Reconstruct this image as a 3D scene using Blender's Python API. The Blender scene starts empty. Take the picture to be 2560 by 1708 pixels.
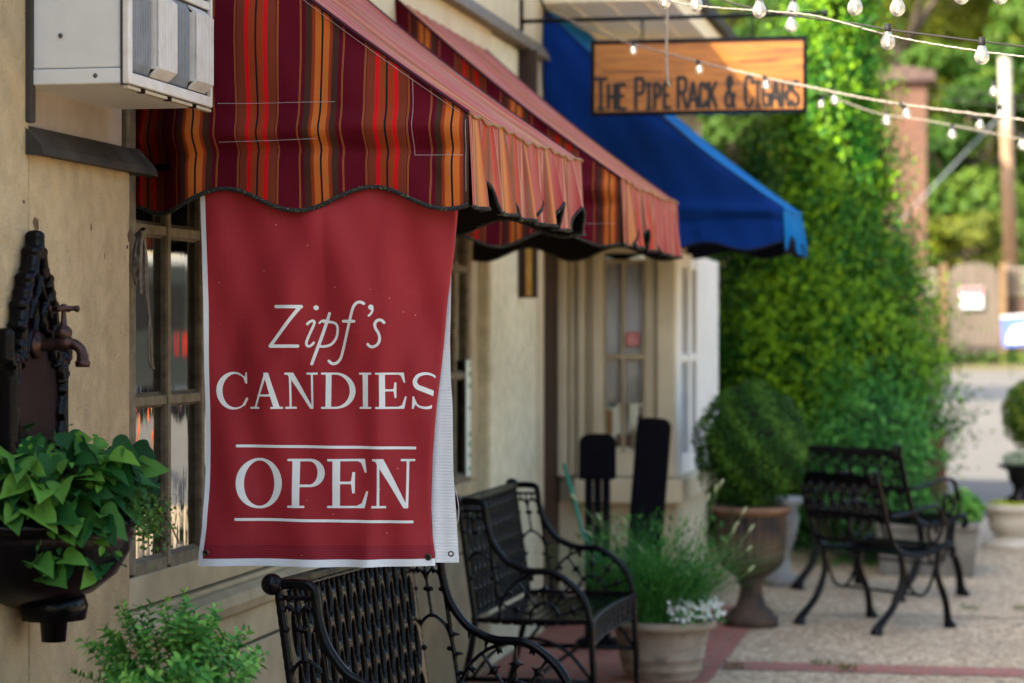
import bpy, math, random
import numpy as np
from mathutils import Vector, Matrix
random.seed(7); np.random.seed(7)
R = math.radians; PI = math.pi
SC = bpy.context.scene; COL = SC.collection

# ------------------------------------------------------------------ camera, sky, sun, exposure
TH = R(10.95); FPX = 6044.0; CH = 1.6; HOR = 835.0
cam = bpy.data.cameras.new("camera"); cam.lens = 85; cam.sensor_width = 36
cam.clip_end = 2000; cam.clip_start = 0.1
cam.dof.use_dof = True; cam.dof.focus_distance = 6.62; cam.dof.aperture_fstop = 2.9
co = bpy.data.objects.new("camera", cam); COL.objects.link(co); SC.camera = co
co.location = (0, 0, CH); co.rotation_euler = (R(90 - 0.18), 0, TH)
SUN = Vector((-0.60, -0.62, 0.72)).normalized()
w = bpy.data.worlds.new("World"); SC.world = w; w.use_nodes = True
nt = w.node_tree; sky = nt.nodes.new("ShaderNodeTexSky"); sky.sky_type = 'NISHITA'; sky.sun_disc = False
sky.sun_elevation = math.asin(SUN.z); sky.sun_rotation = math.atan2(SUN.x, SUN.y)
sky.air_density = 1.0; sky.dust_density = 3.6; sky.ozone_density = 0.4
nt.links.new(sky.outputs[0], nt.nodes["Background"].inputs[0]); nt.nodes["Background"].inputs[1].default_value = 0.15
sl = bpy.data.lights.new("sun", 'SUN'); sl.energy = 3.9; sl.angle = R(0.6); sl.color = (1, 0.94, 0.78)
so = bpy.data.objects.new("sun", sl); COL.objects.link(so); so.rotation_euler = SUN.to_track_quat('Z', 'Y').to_euler()
SC.view_settings.view_transform = 'Standard'; SC.view_settings.look = 'None'
SC.view_settings.exposure = 2.03; SC.view_settings.gamma = 1
SC.cycles.max_bounces = 8; SC.cycles.transparent_max_bounces = 16; SC.cycles.use_denoising = True
SC.cycles.caustics_reflective = False; SC.cycles.caustics_refractive = False

ct, st_ = math.cos(TH), math.sin(TH)
def dep(X, Y): return -st_ * X + ct * Y
def at(u, v, D):                      # photo pixel + real distance -> point in the place
    r = (u - 1280) / FPX * D
    return Vector((ct * r - st_ * D, st_ * r + ct * D, CH - (v - HOR) / FPX * D))
def pl_y(u, v, Y):
    k = (u - 1280) / FPX; X = Y * (ct * k - st_) / (ct + st_ * k); D = dep(X, Y)
    return X, CH - (v - HOR) / FPX * D
def pl_x(u, v, X):
    k = (u - 1280) / FPX; Y = X * (ct + k * st_) / (k * ct - st_); D = dep(X, Y)
    return Y, CH - (v - HOR) / FPX * D

# ------------------------------------------------------------------ materials
def lin(c): return tuple(((x / 255) / 12.92 if x <= 10 else ((x / 255 + .055) / 1.055) ** 2.4) for x in c)
class NT:
    def __init__(s, name):
        s.m = bpy.data.materials.new(name); s.m.use_nodes = True; s.t = s.m.node_tree
        s.b = s.t.nodes["Principled BSDF"]; s.out = s.t.nodes["Material Output"]
    def n(s, typ, **k):
        nd = s.t.nodes.new("ShaderNode" + typ)
        for a, v in k.items(): setattr(nd, a, v)
        return nd
    def l(s, a, b): s.t.links.new(a, b)
    def co(s, kind='Object', scale=(1, 1, 1)):
        tc = s.n('TexCoord'); mp = s.n('Mapping'); mp.inputs['Scale'].default_value = scale
        s.l(tc.outputs[kind], mp.inputs[0]); return mp.outputs[0]
    def noise(s, sc, det=4, scale=(1, 1, 1), kind='Object', rough=.55):
        nd = s.n('TexNoise'); nd.inputs['Scale'].default_value = sc; nd.inputs['Detail'].default_value = det
        nd.inputs['Roughness'].default_value = rough
        s.l(s.co(kind, scale), nd.inputs['Vector']); return nd.outputs['Fac']
    def ramp(s, fac, stops, interp='LINEAR'):
        nd = s.n('ValToRGB'); cr = nd.color_ramp; cr.interpolation = interp
        while len(cr.elements) < len(stops): cr.elements.new(0.5)
        for e, (p, c) in zip(cr.elements, stops): e.position = p; e.color = (*c, 1) if len(c) == 3 else c
        s.l(fac, nd.inputs[0]); return nd.outputs[0]
    def mix(s, fac, a, b, mode='MIX'):
        nd = s.n('Mix', data_type='RGBA', blend_type=mode)
        for i, x in ((0, fac), (6, a), (7, b)):
            if hasattr(x, 'links') or hasattr(x, 'node'): s.l(x, nd.inputs[i])
            else: nd.inputs[i].default_value = x if i == 0 else (*x, 1)
        return nd.outputs[2]
    def math(s, op, a, b=0.0, c=0.0):
        nd = s.n('Math', operation=op)
        for i, x in enumerate((a, b, c)):
            if hasattr(x, 'node'): s.l(x, nd.inputs[i])
            else: nd.inputs[i].default_value = x
        return nd.outputs[0]
    def bump(s, h, strength=.3, dist=.01):
        nd = s.n('Bump'); nd.inputs['Strength'].default_value = strength; nd.inputs['Distance'].default_value = dist
        s.l(h, nd.inputs['Height']); s.l(nd.outputs[0], s.b.inputs['Normal'])
    def set(s, **k):
        for a, v in k.items():
            i = s.b.inputs[a.replace('_', ' ')]
            if hasattr(v, 'node'): s.l(v, i)
            else: i.default_value = (*v, 1) if isinstance(v, tuple) and len(v) == 3 else v
        return s.m

def basic(name, c1, c2=None, rough=.7, sc=6, bump=0, bsc=40, metal=0, spec=.2, scale=(1, 1, 1), bd=.005, coat=0):
    t = NT(name); c2 = c2 or tuple(x * .8 for x in c1)
    col = t.ramp(t.noise(sc, 5, scale), [(.3, c2), (.7, c1)])
    t.set(Base_Color=col, Roughness=rough, Metallic=metal)
    t.b.inputs['Specular IOR Level'].default_value = spec
    if coat: t.b.inputs['Coat Weight'].default_value = coat
    if bump: t.bump(t.noise(bsc, 5, scale), bump, bd)
    return t.m

M = {}
def stucco(name, c, stain=.55):
    t = NT(name)
    n1 = t.noise(1.8, 6); n2 = t.noise(14, 6); n3 = t.noise(2.2, 6, (1, 1, .25), rough=.7)
    a = t.ramp(n1, [(.3, tuple(x * .72 for x in c)), (.6, c)])
    a = t.mix(t.math('MULTIPLY', t.ramp(n3, [(.5, (0, 0, 0)), (.72, (1, 1, 1))]), stain), a, (c[0] * .55, c[1] * .47, c[2] * .38))
    a = t.mix(.35, a, t.ramp(n2, [(.3, tuple(x * .5 for x in c)), (.7, tuple(min(1, x * 1.2) for x in c))]))
    vo = t.n('TexVoronoi'); vo.inputs['Scale'].default_value = 26; t.l(t.co(), vo.inputs['Vector'])
    a = t.mix(t.ramp(vo.outputs['Distance'], [(.035, (1, 1, 1)), (.06, (0, 0, 0))]), a, (.06, .045, .03))
    t.set(Base_Color=a, Roughness=.9)
    h = t.math('ADD', t.noise(9, 6), t.math('MULTIPLY', t.noise(90, 4), .25))
    t.bump(h, .9, .025); return t.m
M['stucco'] = stucco('stucco', (.44, .345, .195), .8); M['stucco_pale'] = stucco('stucco_pale', (.66, .62, .43), .3)
M['timber'] = basic('timber_paint', (.42, .345, .215), (.28, .225, .135), .55, 5, .35, 30, bd=.004)
M['timber_dark'] = basic('weathered_paint', (.20, .16, .105), (.09, .07, .045), .6, 25, .5, 60, bd=.003)
M['cream'] = basic('cream_paint', (.60, .53, .37), (.48, .41, .27), .6, 4)
M['whitewood'] = basic('white_paint', (.80, .80, .76), (.70, .70, .66), .5, 6)
M['iron'] = basic('black_iron_paint', (.0018, .0018, .003), (.004, .004, .005), .2, 30, .4, 70, spec=.14, bd=.002)
M['dark'] = basic('dark_void', (.012, .011, .012), (.006, .006, .006), .9)
M['brownwood'] = basic('brown_wood', (.06, .035, .022), (.03, .018, .012), .6, 8, .2, 40, scale=(1, 1, .1))
M['slate'] = basic('grey_lead', (.055, .048, .040), (.022, .019, .016), .7, 6, .4, 20)
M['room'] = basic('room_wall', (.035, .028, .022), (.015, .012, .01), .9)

# ------------------------------------------------------------------ mesh helpers
def tag(o, label=None, cat=None, group=None, kind=None):
    if label: o['label'] = label
    if cat: o['category'] = cat
    if group: o['group'] = group
    if kind: o['kind'] = kind
    return o
def empty(name, label, cat, loc=(0, 0, 0), rz=0, group=None):
    o = bpy.data.objects.new(name, None); COL.objects.link(o); o.location = loc; o.rotation_euler = (0, 0, rz)
    o.empty_display_size = .1
    return tag(o, label, cat, group)
class MB:
    def __init__(s): s.v = []; s.f = []; s.uv = None; s.rnd = None
    def add(s, vs, fs):
        b = len(s.v); s.v.extend([tuple(p) for p in vs]); s.f.extend([tuple(b + i for i in f) for f in fs]); return s
    def box(s, x0, x1, y0, y1, z0, z1, mat=None):
        vs = [(x, y, z) for x in (x0, x1) for y in (y0, y1) for z in (z0, z1)]
        if mat is not None: vs = [mat @ Vector(p) for p in vs]
        return s.add(vs, [(0, 1, 3, 2), (4, 6, 7, 5), (0, 4, 5, 1), (2, 3, 7, 6), (0, 2, 6, 4), (1, 5, 7, 3)])
    def prism(s, poly, a, b, axis='y', mat=None):
        n = len(poly); vs = []
        for t in (a, b):
            for p, q in poly:
                vs.append({'y': (p, t, q), 'x': (t, p, q), 'z': (p, q, t)}[axis])
        if mat is not None: vs = [mat @ Vector(p) for p in vs]
        fs = [tuple(range(n)), tuple(range(2 * n - 1, n - 1, -1))] + [(i, (i + 1) % n, n + (i + 1) % n, n + i) for i in range(n)]
        return s.add(vs, fs)
    def tube(s, pts, r, n=8, cap=True, closed=False):
        pts = [Vector(p) for p in pts]; m = len(pts); rr = r if hasattr(r, '__len__') else [r] * m
        up = None; vs = []
        for i in range(m):
            if closed: d = pts[(i + 1) % m] - pts[i - 1]
            else: d = pts[min(i + 1, m - 1)] - pts[max(i - 1, 0)]
            d = d.normalized() if d.length > 1e-9 else Vector((0, 0, 1))
            if up is None: up = d.orthogonal().normalized()
            up = up - d * up.dot(d); up = up.normalized() if up.length > 1e-6 else d.orthogonal().normalized()
            q = d.cross(up)
            for k in range(n):
                a = 2 * PI * k / n; vs.append(pts[i] + (up * math.cos(a) + q * math.sin(a)) * rr[i])
        fs = [(i * n + k, i * n + (k + 1) % n, (i + 1) * n + (k + 1) % n, (i + 1) * n + k) for i in range(m - 1) for k in range(n)]
        if closed: fs += [((m - 1) * n + k, (m - 1) * n + (k + 1) % n, (k + 1) % n, k) for k in range(n)]
        elif cap: fs += [tuple(range(n - 1, -1, -1)), tuple(range((m - 1) * n, m * n))]
        return s.add(vs, fs)
    def lathe(s, prof, n=32, c=(0, 0, 0), sx=1, sy=1, a0=0, a1=2 * PI, flute=0, fn=20):
        full = abs(a1 - a0 - 2 * PI) < 1e-6; k = n if full else n + 1; vs = []
        for r, z in prof:
            for i in range(k):
                a = a0 + (a1 - a0) * i / n; q = r * (1 + flute * math.cos(fn * a))
                vs.append((c[0] + q * math.cos(a) * sx, c[1] + q * math.sin(a) * sy, c[2] + z))
        fs = []
        for j in range(len(prof) - 1):
            for i in range(n):
                i2 = (i + 1) % k; fs.append((j * k + i, j * k + i2, (j + 1) * k + i2, (j + 1) * k + i))
        return s.add(vs, fs)
    def ball(s, c, r, n=12, m=8, sc=(1, 1, 1)):
        return s.lathe([(max(1e-4, r * math.sin(PI * j / m)) * 1, -r * sc[2] * math.cos(PI * j / m)) for j in range(m + 1)], n, c, sc[0], sc[1])
    def sheet(s, fn, nu, nv, uvfn=None):
        b = len(s.v); 
        for j in range(nv + 1):
            for i in range(nu + 1): s.v.append(tuple(fn(i / nu, j / nv)))
        for j in range(nv):
            for i in range(nu):
                a = b + j * (nu + 1) + i; s.f.append((a, a + 1, a + nu + 2, a + nu + 1))
        if uvfn:
            if s.uv is None: s.uv = {}
            for j in range(nv + 1):
                for i in range(nu + 1): s.uv[b + j * (nu + 1) + i] = uvfn(i / nu, j / nv)
        return s
    def build(s, name, mat, parent=None, smooth=False, bev=0, sub=0):
        me = bpy.data.meshes.new(name); me.from_pydata(s.v, [], s.f); me.validate(); me.update()
        if s.uv is not None:
            ul = me.uv_layers.new(name="UVMap")
            li = np.zeros(len(me.loops), dtype=np.int32); me.loops.foreach_get('vertex_index', li)
            arr = np.array([s.uv.get(i, (0, 0)) for i in range(len(s.v))])[li]
            ul.data.foreach_set('uv', arr.astype(np.float32).ravel())
        me.materials.append(mat)
        if smooth: me.polygons.foreach_set('use_smooth', [True] * len(me.polygons))
        o = bpy.data.objects.new(name, me); COL.objects.link(o)
        if parent: o.parent = parent
        if bev:
            m = o.modifiers.new('b', 'BEVEL'); m.width = bev; m.segments = 2; m.limit_method = 'ANGLE'; m.angle_limit = R(40)
        if sub:
            m = o.modifiers.new('s', 'SUBSURF'); m.levels = sub; m.render_levels = sub
        return o
def copy_tree(o, parent=None):
    c = o.copy(); COL.objects.link(c); c.parent = parent
    for ch in [x for x in list(o.children)]: copy_tree(ch, c)
    return c
def crom(P, k=8, closed=False):
    P = [tuple(p) for p in P]; n = len(P); out = []; dim = len(P[0])
    seg = n if closed else n - 1
    for i in range(seg):
        p0 = P[(i - 1) % n] if (closed or i > 0) else P[0]; p1 = P[i]; p2 = P[(i + 1) % n]
        p3 = P[(i + 2) % n] if (closed or i + 2 < n) else P[-1]
        for j in range(k):
            t = j / k
            out.append(tuple(.5 * (2 * p1[d] + (p2[d] - p0[d]) * t + (2 * p0[d] - 5 * p1[d] + 4 * p2[d] - p3[d]) * t * t + (3 * p1[d] - p0[d] - 3 * p2[d] + p3[d]) * t ** 3) for d in range(dim)))
    if not closed: out.append(P[-1])
    return out

# ---- 2-D fields: positive inside; used for lettering and for cast-iron tracery
class Field:
    def __init__(s, x0, x1, y0, y1, res):
        s.x = np.arange(x0, x1 + res, res); s.y = np.arange(y0, y1 + res, res)
        s.X, s.Y = np.meshgrid(s.x, s.y); s.F = np.full(s.X.shape, -1e3)
    def win(s, x0, x1, y0, y1):
        i0, i1 = np.searchsorted(s.x, x0), np.searchsorted(s.x, x1); j0, j1 = np.searchsorted(s.y, y0), np.searchsorted(s.y, y1)
        return (slice(max(0, j0 - 1), j1 + 1), slice(max(0, i0 - 1), i1 + 1))
    def stroke(s, P, w):                                   # round-ended line of full width w (or widths)
        ws = w if hasattr(w, '__len__') else [w] * len(P)
        for (a, b, wa, wb) in zip(P[:-1], P[1:], ws[:-1], ws[1:]):
            m = max(wa, wb) * 1.5
            k = s.win(min(a[0], b[0]) - m, max(a[0], b[0]) + m, min(a[1], b[1]) - m, max(a[1], b[1]) + m)
            X, Y = s.X[k], s.Y[k]
            if X.size == 0: continue
            dx, dy = b[0] - a[0], b[1] - a[1]; L = dx * dx + dy * dy + 1e-12
            t = np.clip(((X - a[0]) * dx + (Y - a[1]) * dy) / L, 0, 1)
            s.F[k] = np.maximum(s.F[k], (wa + (wb - wa) * t) / 2 - np.hypot(X - a[0] - t * dx, Y - a[1] - t * dy))
        return s
    def poly(s, P):
        xs = [p[0] for p in P]; ys = [p[1] for p in P]; m = (max(xs) - min(xs) + max(ys) - min(ys)) * .2
        k = s.win(min(xs) - m, max(xs) + m, min(ys) - m, max(ys) + m); X, Y = s.X[k], s.Y[k]
        if X.size == 0: return s
        d = np.full(X.shape, 1e9); ins = np.zeros(X.shape, bool)
        for i in range(len(P)):
            a, b = P[i], P[(i + 1) % len(P)]; dx, dy = b[0] - a[0], b[1] - a[1]; L = dx * dx + dy * dy + 1e-12
            t = np.clip(((X - a[0]) * dx + (Y - a[1]) * dy) / L, 0, 1)
            d = np.minimum(d, np.hypot(X - a[0] - t * dx, Y - a[1] - t * dy))
            if abs(dy) > 1e-12:
                c = ((a[1] > Y) != (b[1] > Y)) & (X < dx * (Y - a[1]) / dy + a[0]); ins ^= c
        s.F[k] = np.maximum(s.F[k], np.where(ins, d, -d)); return s
    def ring(s, cx, cy, a, b, ix, ia, ib, clip=None):      # ellipse minus narrower ellipse: thick/thin bowl
        k = s.win(cx - a * 1.2, cx + a * 1.2, cy - b * 1.2, cy + b * 1.2); X, Y = s.X[k], s.Y[k]
        fo = (1 - np.hypot((X - cx) / a, (Y - cy) / b)) * min(a, b)
        fi = (1 - np.hypot((X - ix) / ia, (Y - cy) / ib)) * min(ia, ib)
        f = np.minimum(fo, -fi)
        if clip is not None: f = np.minimum(f, clip(X, Y))
        s.F[k] = np.maximum(s.F[k], f); return s
    def march(s):
        F = s.F; H, W = F.shape; F = np.where(F == 0, 1e-9, F); ins = F > 0
        anyc = ins[:-1, :-1] | ins[1:, :-1] | ins[:-1, 1:] | ins[1:, 1:]
        V = []; val = []; gv = {}; ev = {}; faces = []; bnd = []
        def corner(j, i):
            k = (j, i)
            if k not in gv: gv[k] = len(V); V.append((s.x[i], s.y[j])); val.append(F[j, i])
            return gv[k]
        def edge(j0, i0, j1, i1):
            k = (j0, i0, j1, i1) if (j0, i0) < (j1, i1) else (j1, i1, j0, i0)
            if k not in ev:
                fa, fb = max(F[k[0], k[1]], -s.res * 1.0), max(F[k[2], k[3]], -s.res * 1.0); t = min(.98, max(.02, fa / (fa - fb)))
                ev[k] = len(V); V.append((s.x[k[1]] + t * (s.x[k[3]] - s.x[k[1]]), s.y[k[0]] + t * (s.y[k[2]] - s.y[k[0]]))); val.append(0.0)
            return ev[k]
        s.res = s.x[1] - s.x[0]
        for j, i in zip(*np.nonzero(anyc)):
            cs = ((j, i), (j, i + 1), (j + 1, i + 1), (j + 1, i)); poly = []; kinds = []
            for a in range(4):
                p, q = cs[a], cs[(a + 1) % 4]
                if ins[p]: poly.append(corner(*p)); kinds.append(0)
                if ins[p] != ins[q]: poly.append(edge(*p, *q)); kinds.append(1)
            if len(poly) > 2:
                faces.append(tuple(poly))
                for a in range(len(poly)):
                    b = (a + 1) % len(poly)
                    if kinds[a] and kinds[b]: bnd.append((poly[a], poly[b]))
        return V, np.array(val), faces
def cast(field, th, wr, fn, mb=None):
    """round-edged casting from a field; fn(x, y, h) -> 3-D point"""
    V, val, F = field.march(); mb = mb or MB(); n = len(V)
    h = th / 2 * np.sqrt(np.clip(1 - (1 - np.clip(val / wr, 0, 1)) ** 2, 0, 1))
    back = {}; vs = [fn(V[i][0], V[i][1], h[i]) for i in range(n)]
    for i in range(n):
        if val[i] > 0: back[i] = len(vs); vs.append(fn(V[i][0], V[i][1], -h[i]))
        else: back[i] = i
    mb.add(vs, list(F) + [tuple(back[i] for i in reversed(f)) for f in F]); return mb
def ink(field, fn):
    V, val, F = field.march(); return MB().add([fn(x, y) for x, y in V], F)

# ------------------------------------------------------------------ foliage helpers
def leafmat(name, dark, mid, light, trans=.35, rough=.45):
    t = NT(name); a = t.n('Attribute', attribute_name='rnd')
    col = t.ramp(a.outputs['Fac'], [(0, dark), (.5, mid), (1, light)])
    t.set(Base_Color=col, Roughness=.5); t.b.inputs['Specular IOR Level'].default_value = .13
    tr = t.n('BsdfTranslucent'); mx = t.n('MixShader'); mx.inputs[0].default_value = trans
    hs = t.mix(1.0, col, (1.0, 1.15, .5), 'MULTIPLY'); t.l(hs, tr.inputs[0])
    t.l(t.b.outputs[0], mx.inputs[1]); t.l(tr.outputs[0], mx.inputs[2]); t.l(mx.outputs[0], t.out.inputs[0]); return t.m
def leaves(C, Nrm, size, rnd, name, mat, parent=None, asp=.55, bend=.25, dirs=None):
    """many small folded leaves: C centres, Nrm facing, rnd 0..1 tone"""
    n = len(C); C = np.asarray(C); Nn = np.asarray(Nrm); Nn = Nn / (np.linalg.norm(Nn, axis=1, keepdims=True) + 1e-9)
    d = np.random.normal(size=(n, 3)) if dirs is None else np.asarray(dirs)
    d = d - Nn * (d * Nn).sum(1, keepdims=True); d /= np.linalg.norm(d, axis=1, keepdims=True) + 1e-9
    s = np.cross(Nn, d); L = (np.asarray(size) * np.ones(n))[:, None]
    p = [C - d * L * .5, C + s * L * asp * .5 - Nn * L * bend * .3, C + d * L * .5 - Nn * L * bend * .5, C - s * L * asp * .5 - Nn * L * bend * .3]
    V = np.stack(p, 1).reshape(-1, 3); me = bpy.data.meshes.new(name)
    me.vertices.add(4 * n); me.vertices.foreach_set('co', V.astype(np.float32).ravel())
    F = np.arange(4 * n).reshape(n, 4); T = np.concatenate([F[:, [0, 1, 2]], F[:, [0, 2, 3]]], 1).reshape(-1)
    me.loops.add(6 * n); me.loops.foreach_set('vertex_index', T.astype(np.int32))
    me.polygons.add(2 * n); me.polygons.foreach_set('loop_start', (np.arange(2 * n) * 3).astype(np.int32))
    me.polygons.foreach_set('loop_total', np.full(2 * n, 3, np.int32)); me.update(calc_edges=True)
    at_ = me.attributes.new('rnd', 'FLOAT', 'FACE'); at_.data.foreach_set('value', np.repeat(np.clip(rnd, 0, 1), 2).astype(np.float32))
    me.materials.append(mat); o = bpy.data.objects.new(name, me); COL.objects.link(o)
    if parent: o.parent = parent
    return o
#PART2
# ------------------------------------------------------------------ ground, street
def gz(Y):
    if Y < 19: return 0.0
    if Y < 47: return (Y - 19) * .0395
    return 1.106 + (Y - 47) * .02
def W(mb, name, mat, root, **k):          # geometry given in world coordinates, parented to a root that is not rotated
    o = mb.build(name, mat, root, **k); o.location = -Vector(root.location); return o
def gravelmat():
    t = NT('aggregate_concrete'); v = t.n('TexVoronoi'); v.inputs['Scale'].default_value = 48; t.l(t.co(), v.inputs['Vector'])
    c = t.ramp(v.outputs['Color'], [(0, (.10, .062, .034)), (.35, (.38, .265, .15)), (.7, (.56, .42, .26)), (1, (.86, .73, .52))])
    c = t.mix(t.ramp(t.noise(1.3, 5), [(.35, (.35, .35, .35)), (.7, (0, 0, 0))]), c, (.24, .18, .12))
    t.set(Base_Color=c, Roughness=.85); t.bump(v.outputs['Distance'], .6, .01); return t.m
def sheetY(x0, x1, ys, dz, name, mat, kind='structure', xs=None):
    mb = MB(); n = len(ys); xs = xs or [x0, x1]
    vs = [(x, y, gz(y) + dz) for y in ys for x in xs]; m = len(xs)
    mb.add(vs, [(j * m + i, j * m + i + 1, (j + 1) * m + i + 1, (j + 1) * m + i) for j in range(n - 1) for i in range(m - 1)])
    return tag(mb.build(name, mat), kind=kind)
sheetY(-80, 90, [-30, 0, 10, 19, 25, 33, 40, 47, 60, 90, 140, 220, 400], 0, 'ground', gravelmat())
t = NT('street_surface'); c = t.ramp(t.noise(.5, 6), [(.3, (.075, .069, .060)), (.7, (.10, .092, .080))])
c = t.mix(.3, c, t.ramp(t.noise(60, 3), [(.3, (.06, .056, .05)), (.7, (.17, .155, .14))])); t.set(Base_Color=c, Roughness=.9)
sheetY(-70, 80, [20.6, 25, 33, 40, 43.2], .004, 'street', t.m)
t = NT('painted_street_shade'); c = t.ramp(t.noise(2, 5), [(.3, (.035, .038, .045)), (.7, (.045, .048, .056))]); t.set(Base_Color=c, Roughness=.9)
sheetY(-70, 80, [35.3, 38.6], .008, 'street_shade_band', t.m)  # band of cast shade across the street, painted as a darker strip
sheetY(-70, 80, [43.2, 47, 60], .004, 'verge', basic('dry_verge', (.15, .11, .06), (.06, .07, .02), .9, 3))
def brickpaver():
    t = NT('brick_pavers'); b = t.n('TexBrick'); b.inputs['Scale'].default_value = 1; b.inputs['Brick Width'].default_value = .2
    b.inputs['Row Height'].default_value = .1; b.inputs['Mortar Size'].default_value = .010
    b.inputs['Color1'].default_value = (.36, .10, .06, 1); b.inputs['Color2'].default_value = (.26, .075, .05, 1); b.inputs['Mortar'].default_value = (.20, .165, .13, 1)
    t.l(t.co(), b.inputs['Vector']); c = t.mix(.35, b.outputs['Color'], t.ramp(t.noise(12, 5), [(.3, (.16, .06, .04)), (.7, (.45, .18, .12))]))
    t.set(Base_Color=c, Roughness=.8); t.bump(b.outputs['Fac'], -.4, .004); return t.m
pv = brickpaver()
mb = MB(); mb.add([(-2.3, -2, .004), (-1.22, -2, .004), (-1.22, 14.2, .004), (-2.3, 14.2, .004)], [(0, 1, 2, 3)]); tag(mb.build('brick_path', pv), kind='structure')
mb = MB(); mb.add([(-1.21, 13.86, .004), (14, 13.86, .004), (14, 13.885, .004), (-1.21, 13.885, .004)], [(0, 1, 2, 3)]); tag(mb.build('paving_joint', basic('joint_dirt', (.10, .085, .05), (.05, .07, .02), .95, 8)), kind='structure')
mb = MB(); mb.add([(-1.21, 11.5, .004), (14, 11.5, .004), (14, 11.78, .004), (-1.21, 11.78, .004)], [(0, 1, 2, 3)]); tag(mb.build('brick_strip', pv), kind='structure')

# ------------------------------------------------------------------ glass
def glassmat(name, tint=(.35, .35, .33), wav=.35, sc=(1, 1, 1), nsc=5, boost=1.9, dist=.02):
    t = NT(name); fr = t.n('Fresnel'); fr.inputs[0].default_value = 1.5
    gl = t.n('BsdfGlossy'); gl.inputs['Roughness'].default_value = .03; gl.inputs[0].default_value = (.95, .95, .92, 1)
    tr = t.n('BsdfTransparent'); tr.inputs[0].default_value = (*tint, 1)
    mx = t.n('MixShader'); f = t.math('MULTIPLY', fr.outputs[0], boost); f2 = t.math('MINIMUM', f, .9)
    bp = t.n('Bump'); bp.inputs['Strength'].default_value = wav; bp.inputs['Distance'].default_value = dist
    t.l(t.noise(nsc, 2, sc), bp.inputs['Height']); t.l(bp.outputs[0], gl.inputs['Normal'])
    t.l(f2, mx.inputs[0]); t.l(tr.outputs[0], mx.inputs[1]); t.l(gl.outputs[0], mx.inputs[2]); t.l(mx.outputs[0], t.out.inputs[0])
    return t.m
M['pane'] = glassmat('window_glass', wav=.012, sc=(1, 3, .25), nsc=6, boost=2.1)
M['wavypane'] = glassmat('old_wavy_glass', wav=.13, sc=(1, 2.2, .5), nsc=5, boost=2.6)

# ------------------------------------------------------------------ the candy shop
shop = empty('shop_building', 'tan stucco and timber shop with the small paned windows, nearest building at the left', 'building', (-2.3, 5, 0))
XW = -2.3; XT = -2.36
mb = MB()
mb.box(-2.75, XW, -6, 5.63, 0, 4.02); mb.box(-2.75, XW, 5.63, 6.35, 0, 2.05); mb.box(-2.75, XW, 5.63, 6.35, 2.92, 4.02)
W(mb, 'stucco_wall', M['stucco'], shop, bev=.012)
mb = MB(); mb.box(-2.75, XW, 11.36, 12.6, 0, 3.05); W(mb, 'stucco_pier', M['stucco_pale'], shop, bev=.02)
mb = MB(); mb.box(-2.75, XW + .002, 6.352, 11.358, 2.62, 3.05); mb.box(-2.75, XW, 6.352, 12.6, 3.13, 4.02); W(mb, 'upper_wall', M['cream'], shop)
mb = MB(); mb.prism([(-2.42, 3.05), (-2.24, 3.05), (-2.25, 3.085), (-2.28, 3.13), (-2.42, 3.13)], 6.36, 12.66); W(mb, 'string_course', M['timber_dark'], shop)
mb = MB(); mb.prism([(-8, 4.02), (-2.2, 4.02), (-2.2, 4.10), (-8, 4.9)], -6, 12.7); W(mb, 'roof', M['slate'], shop)
mb = MB(); mb.box(-2.345, -2.325, 5.634, 6.346, 2.11, 2.92); W(mb, 'filler_board', basic('filler_paint', (.36, .32, .28), (.27, .235, .2), .6, 6), shop)
mb = MB(); mb.prism([(-2.40, 2.052), (-2.255, 2.04), (-2.262, 2.062), (-2.31, 2.115), (-2.40, 2.12)], 5.60, 6.44)
mb.box(-2.31, -2.285, 5.60, 5.632, 2.12, 2.92); W(mb, 'opening_flashing', M['slate'], shop, bev=.003)
mb = MB()
for (u, v, a_, b_) in ((90, 560, .010, .022), (86, 582, .006, .010), (96, 600, .004, .008), (322, 590, .006, .020), (318, 618, .004, .008), (228, 568, .002, .012), (60, 505, .004, .006), (205, 1290, .003, .009), (262, 640, .0015, .014)):
    y, z = pl_x(u, v, XW); rr_ = random.Random(int(u)); P = [(y + a_ * 2.2 * math.cos(t_) * rr_.uniform(.6, 1.2), z + b_ * .8 * math.sin(t_) * rr_.uniform(.6, 1.2)) for t_ in [k * .7 for k in range(9)]]
    mb.prism(P, XW - .002, XW + .0006, 'x')
W(mb, 'plaster_chip', basic('chipped_plaster', (.05, .035, .02), (.16, .11, .06), .95, 90), shop)['kind'] = 'stuff'
# timber front
mb = MB(); mb.box(-2.45, XT, 6.352, 11.358, 0, .575); W(mb, 'lower_board', M['timber'], shop, bev=.006)
mb = MB(); mb.box(-2.45, XT, 6.352, 11.358, .585, .70); W(mb, 'upper_board', M['timber'], shop, bev=.006)
mb = MB(); mb.prism([(-2.44, .70), (-2.335, .70), (-2.312, .715), (-2.300, .745), (-2.306, .775), (-2.33, .793), (-2.348, .797), (-2.348, .81), (-2.44, .812)], 6.352, 11.358); W(mb, 'moulding', M['timber'], shop, bev=.003)
mb = MB(); mb.box(-2.45, XT - .004, 6.352, 11.358, .815, .905); W(mb, 'sill_board', M['timber'], shop, bev=.004)
mb = MB(); mb.box(-2.45, XT, 8.36, 9.36, .908, 2.45); mb.box(-2.45, XT, 6.352, 11.358, 2.45, 2.618); mb.box(-2.45, XT, 11.18, 11.358, .908, 2.45)
W(mb, 'infill_board', M['timber'], shop, bev=.005)
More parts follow.
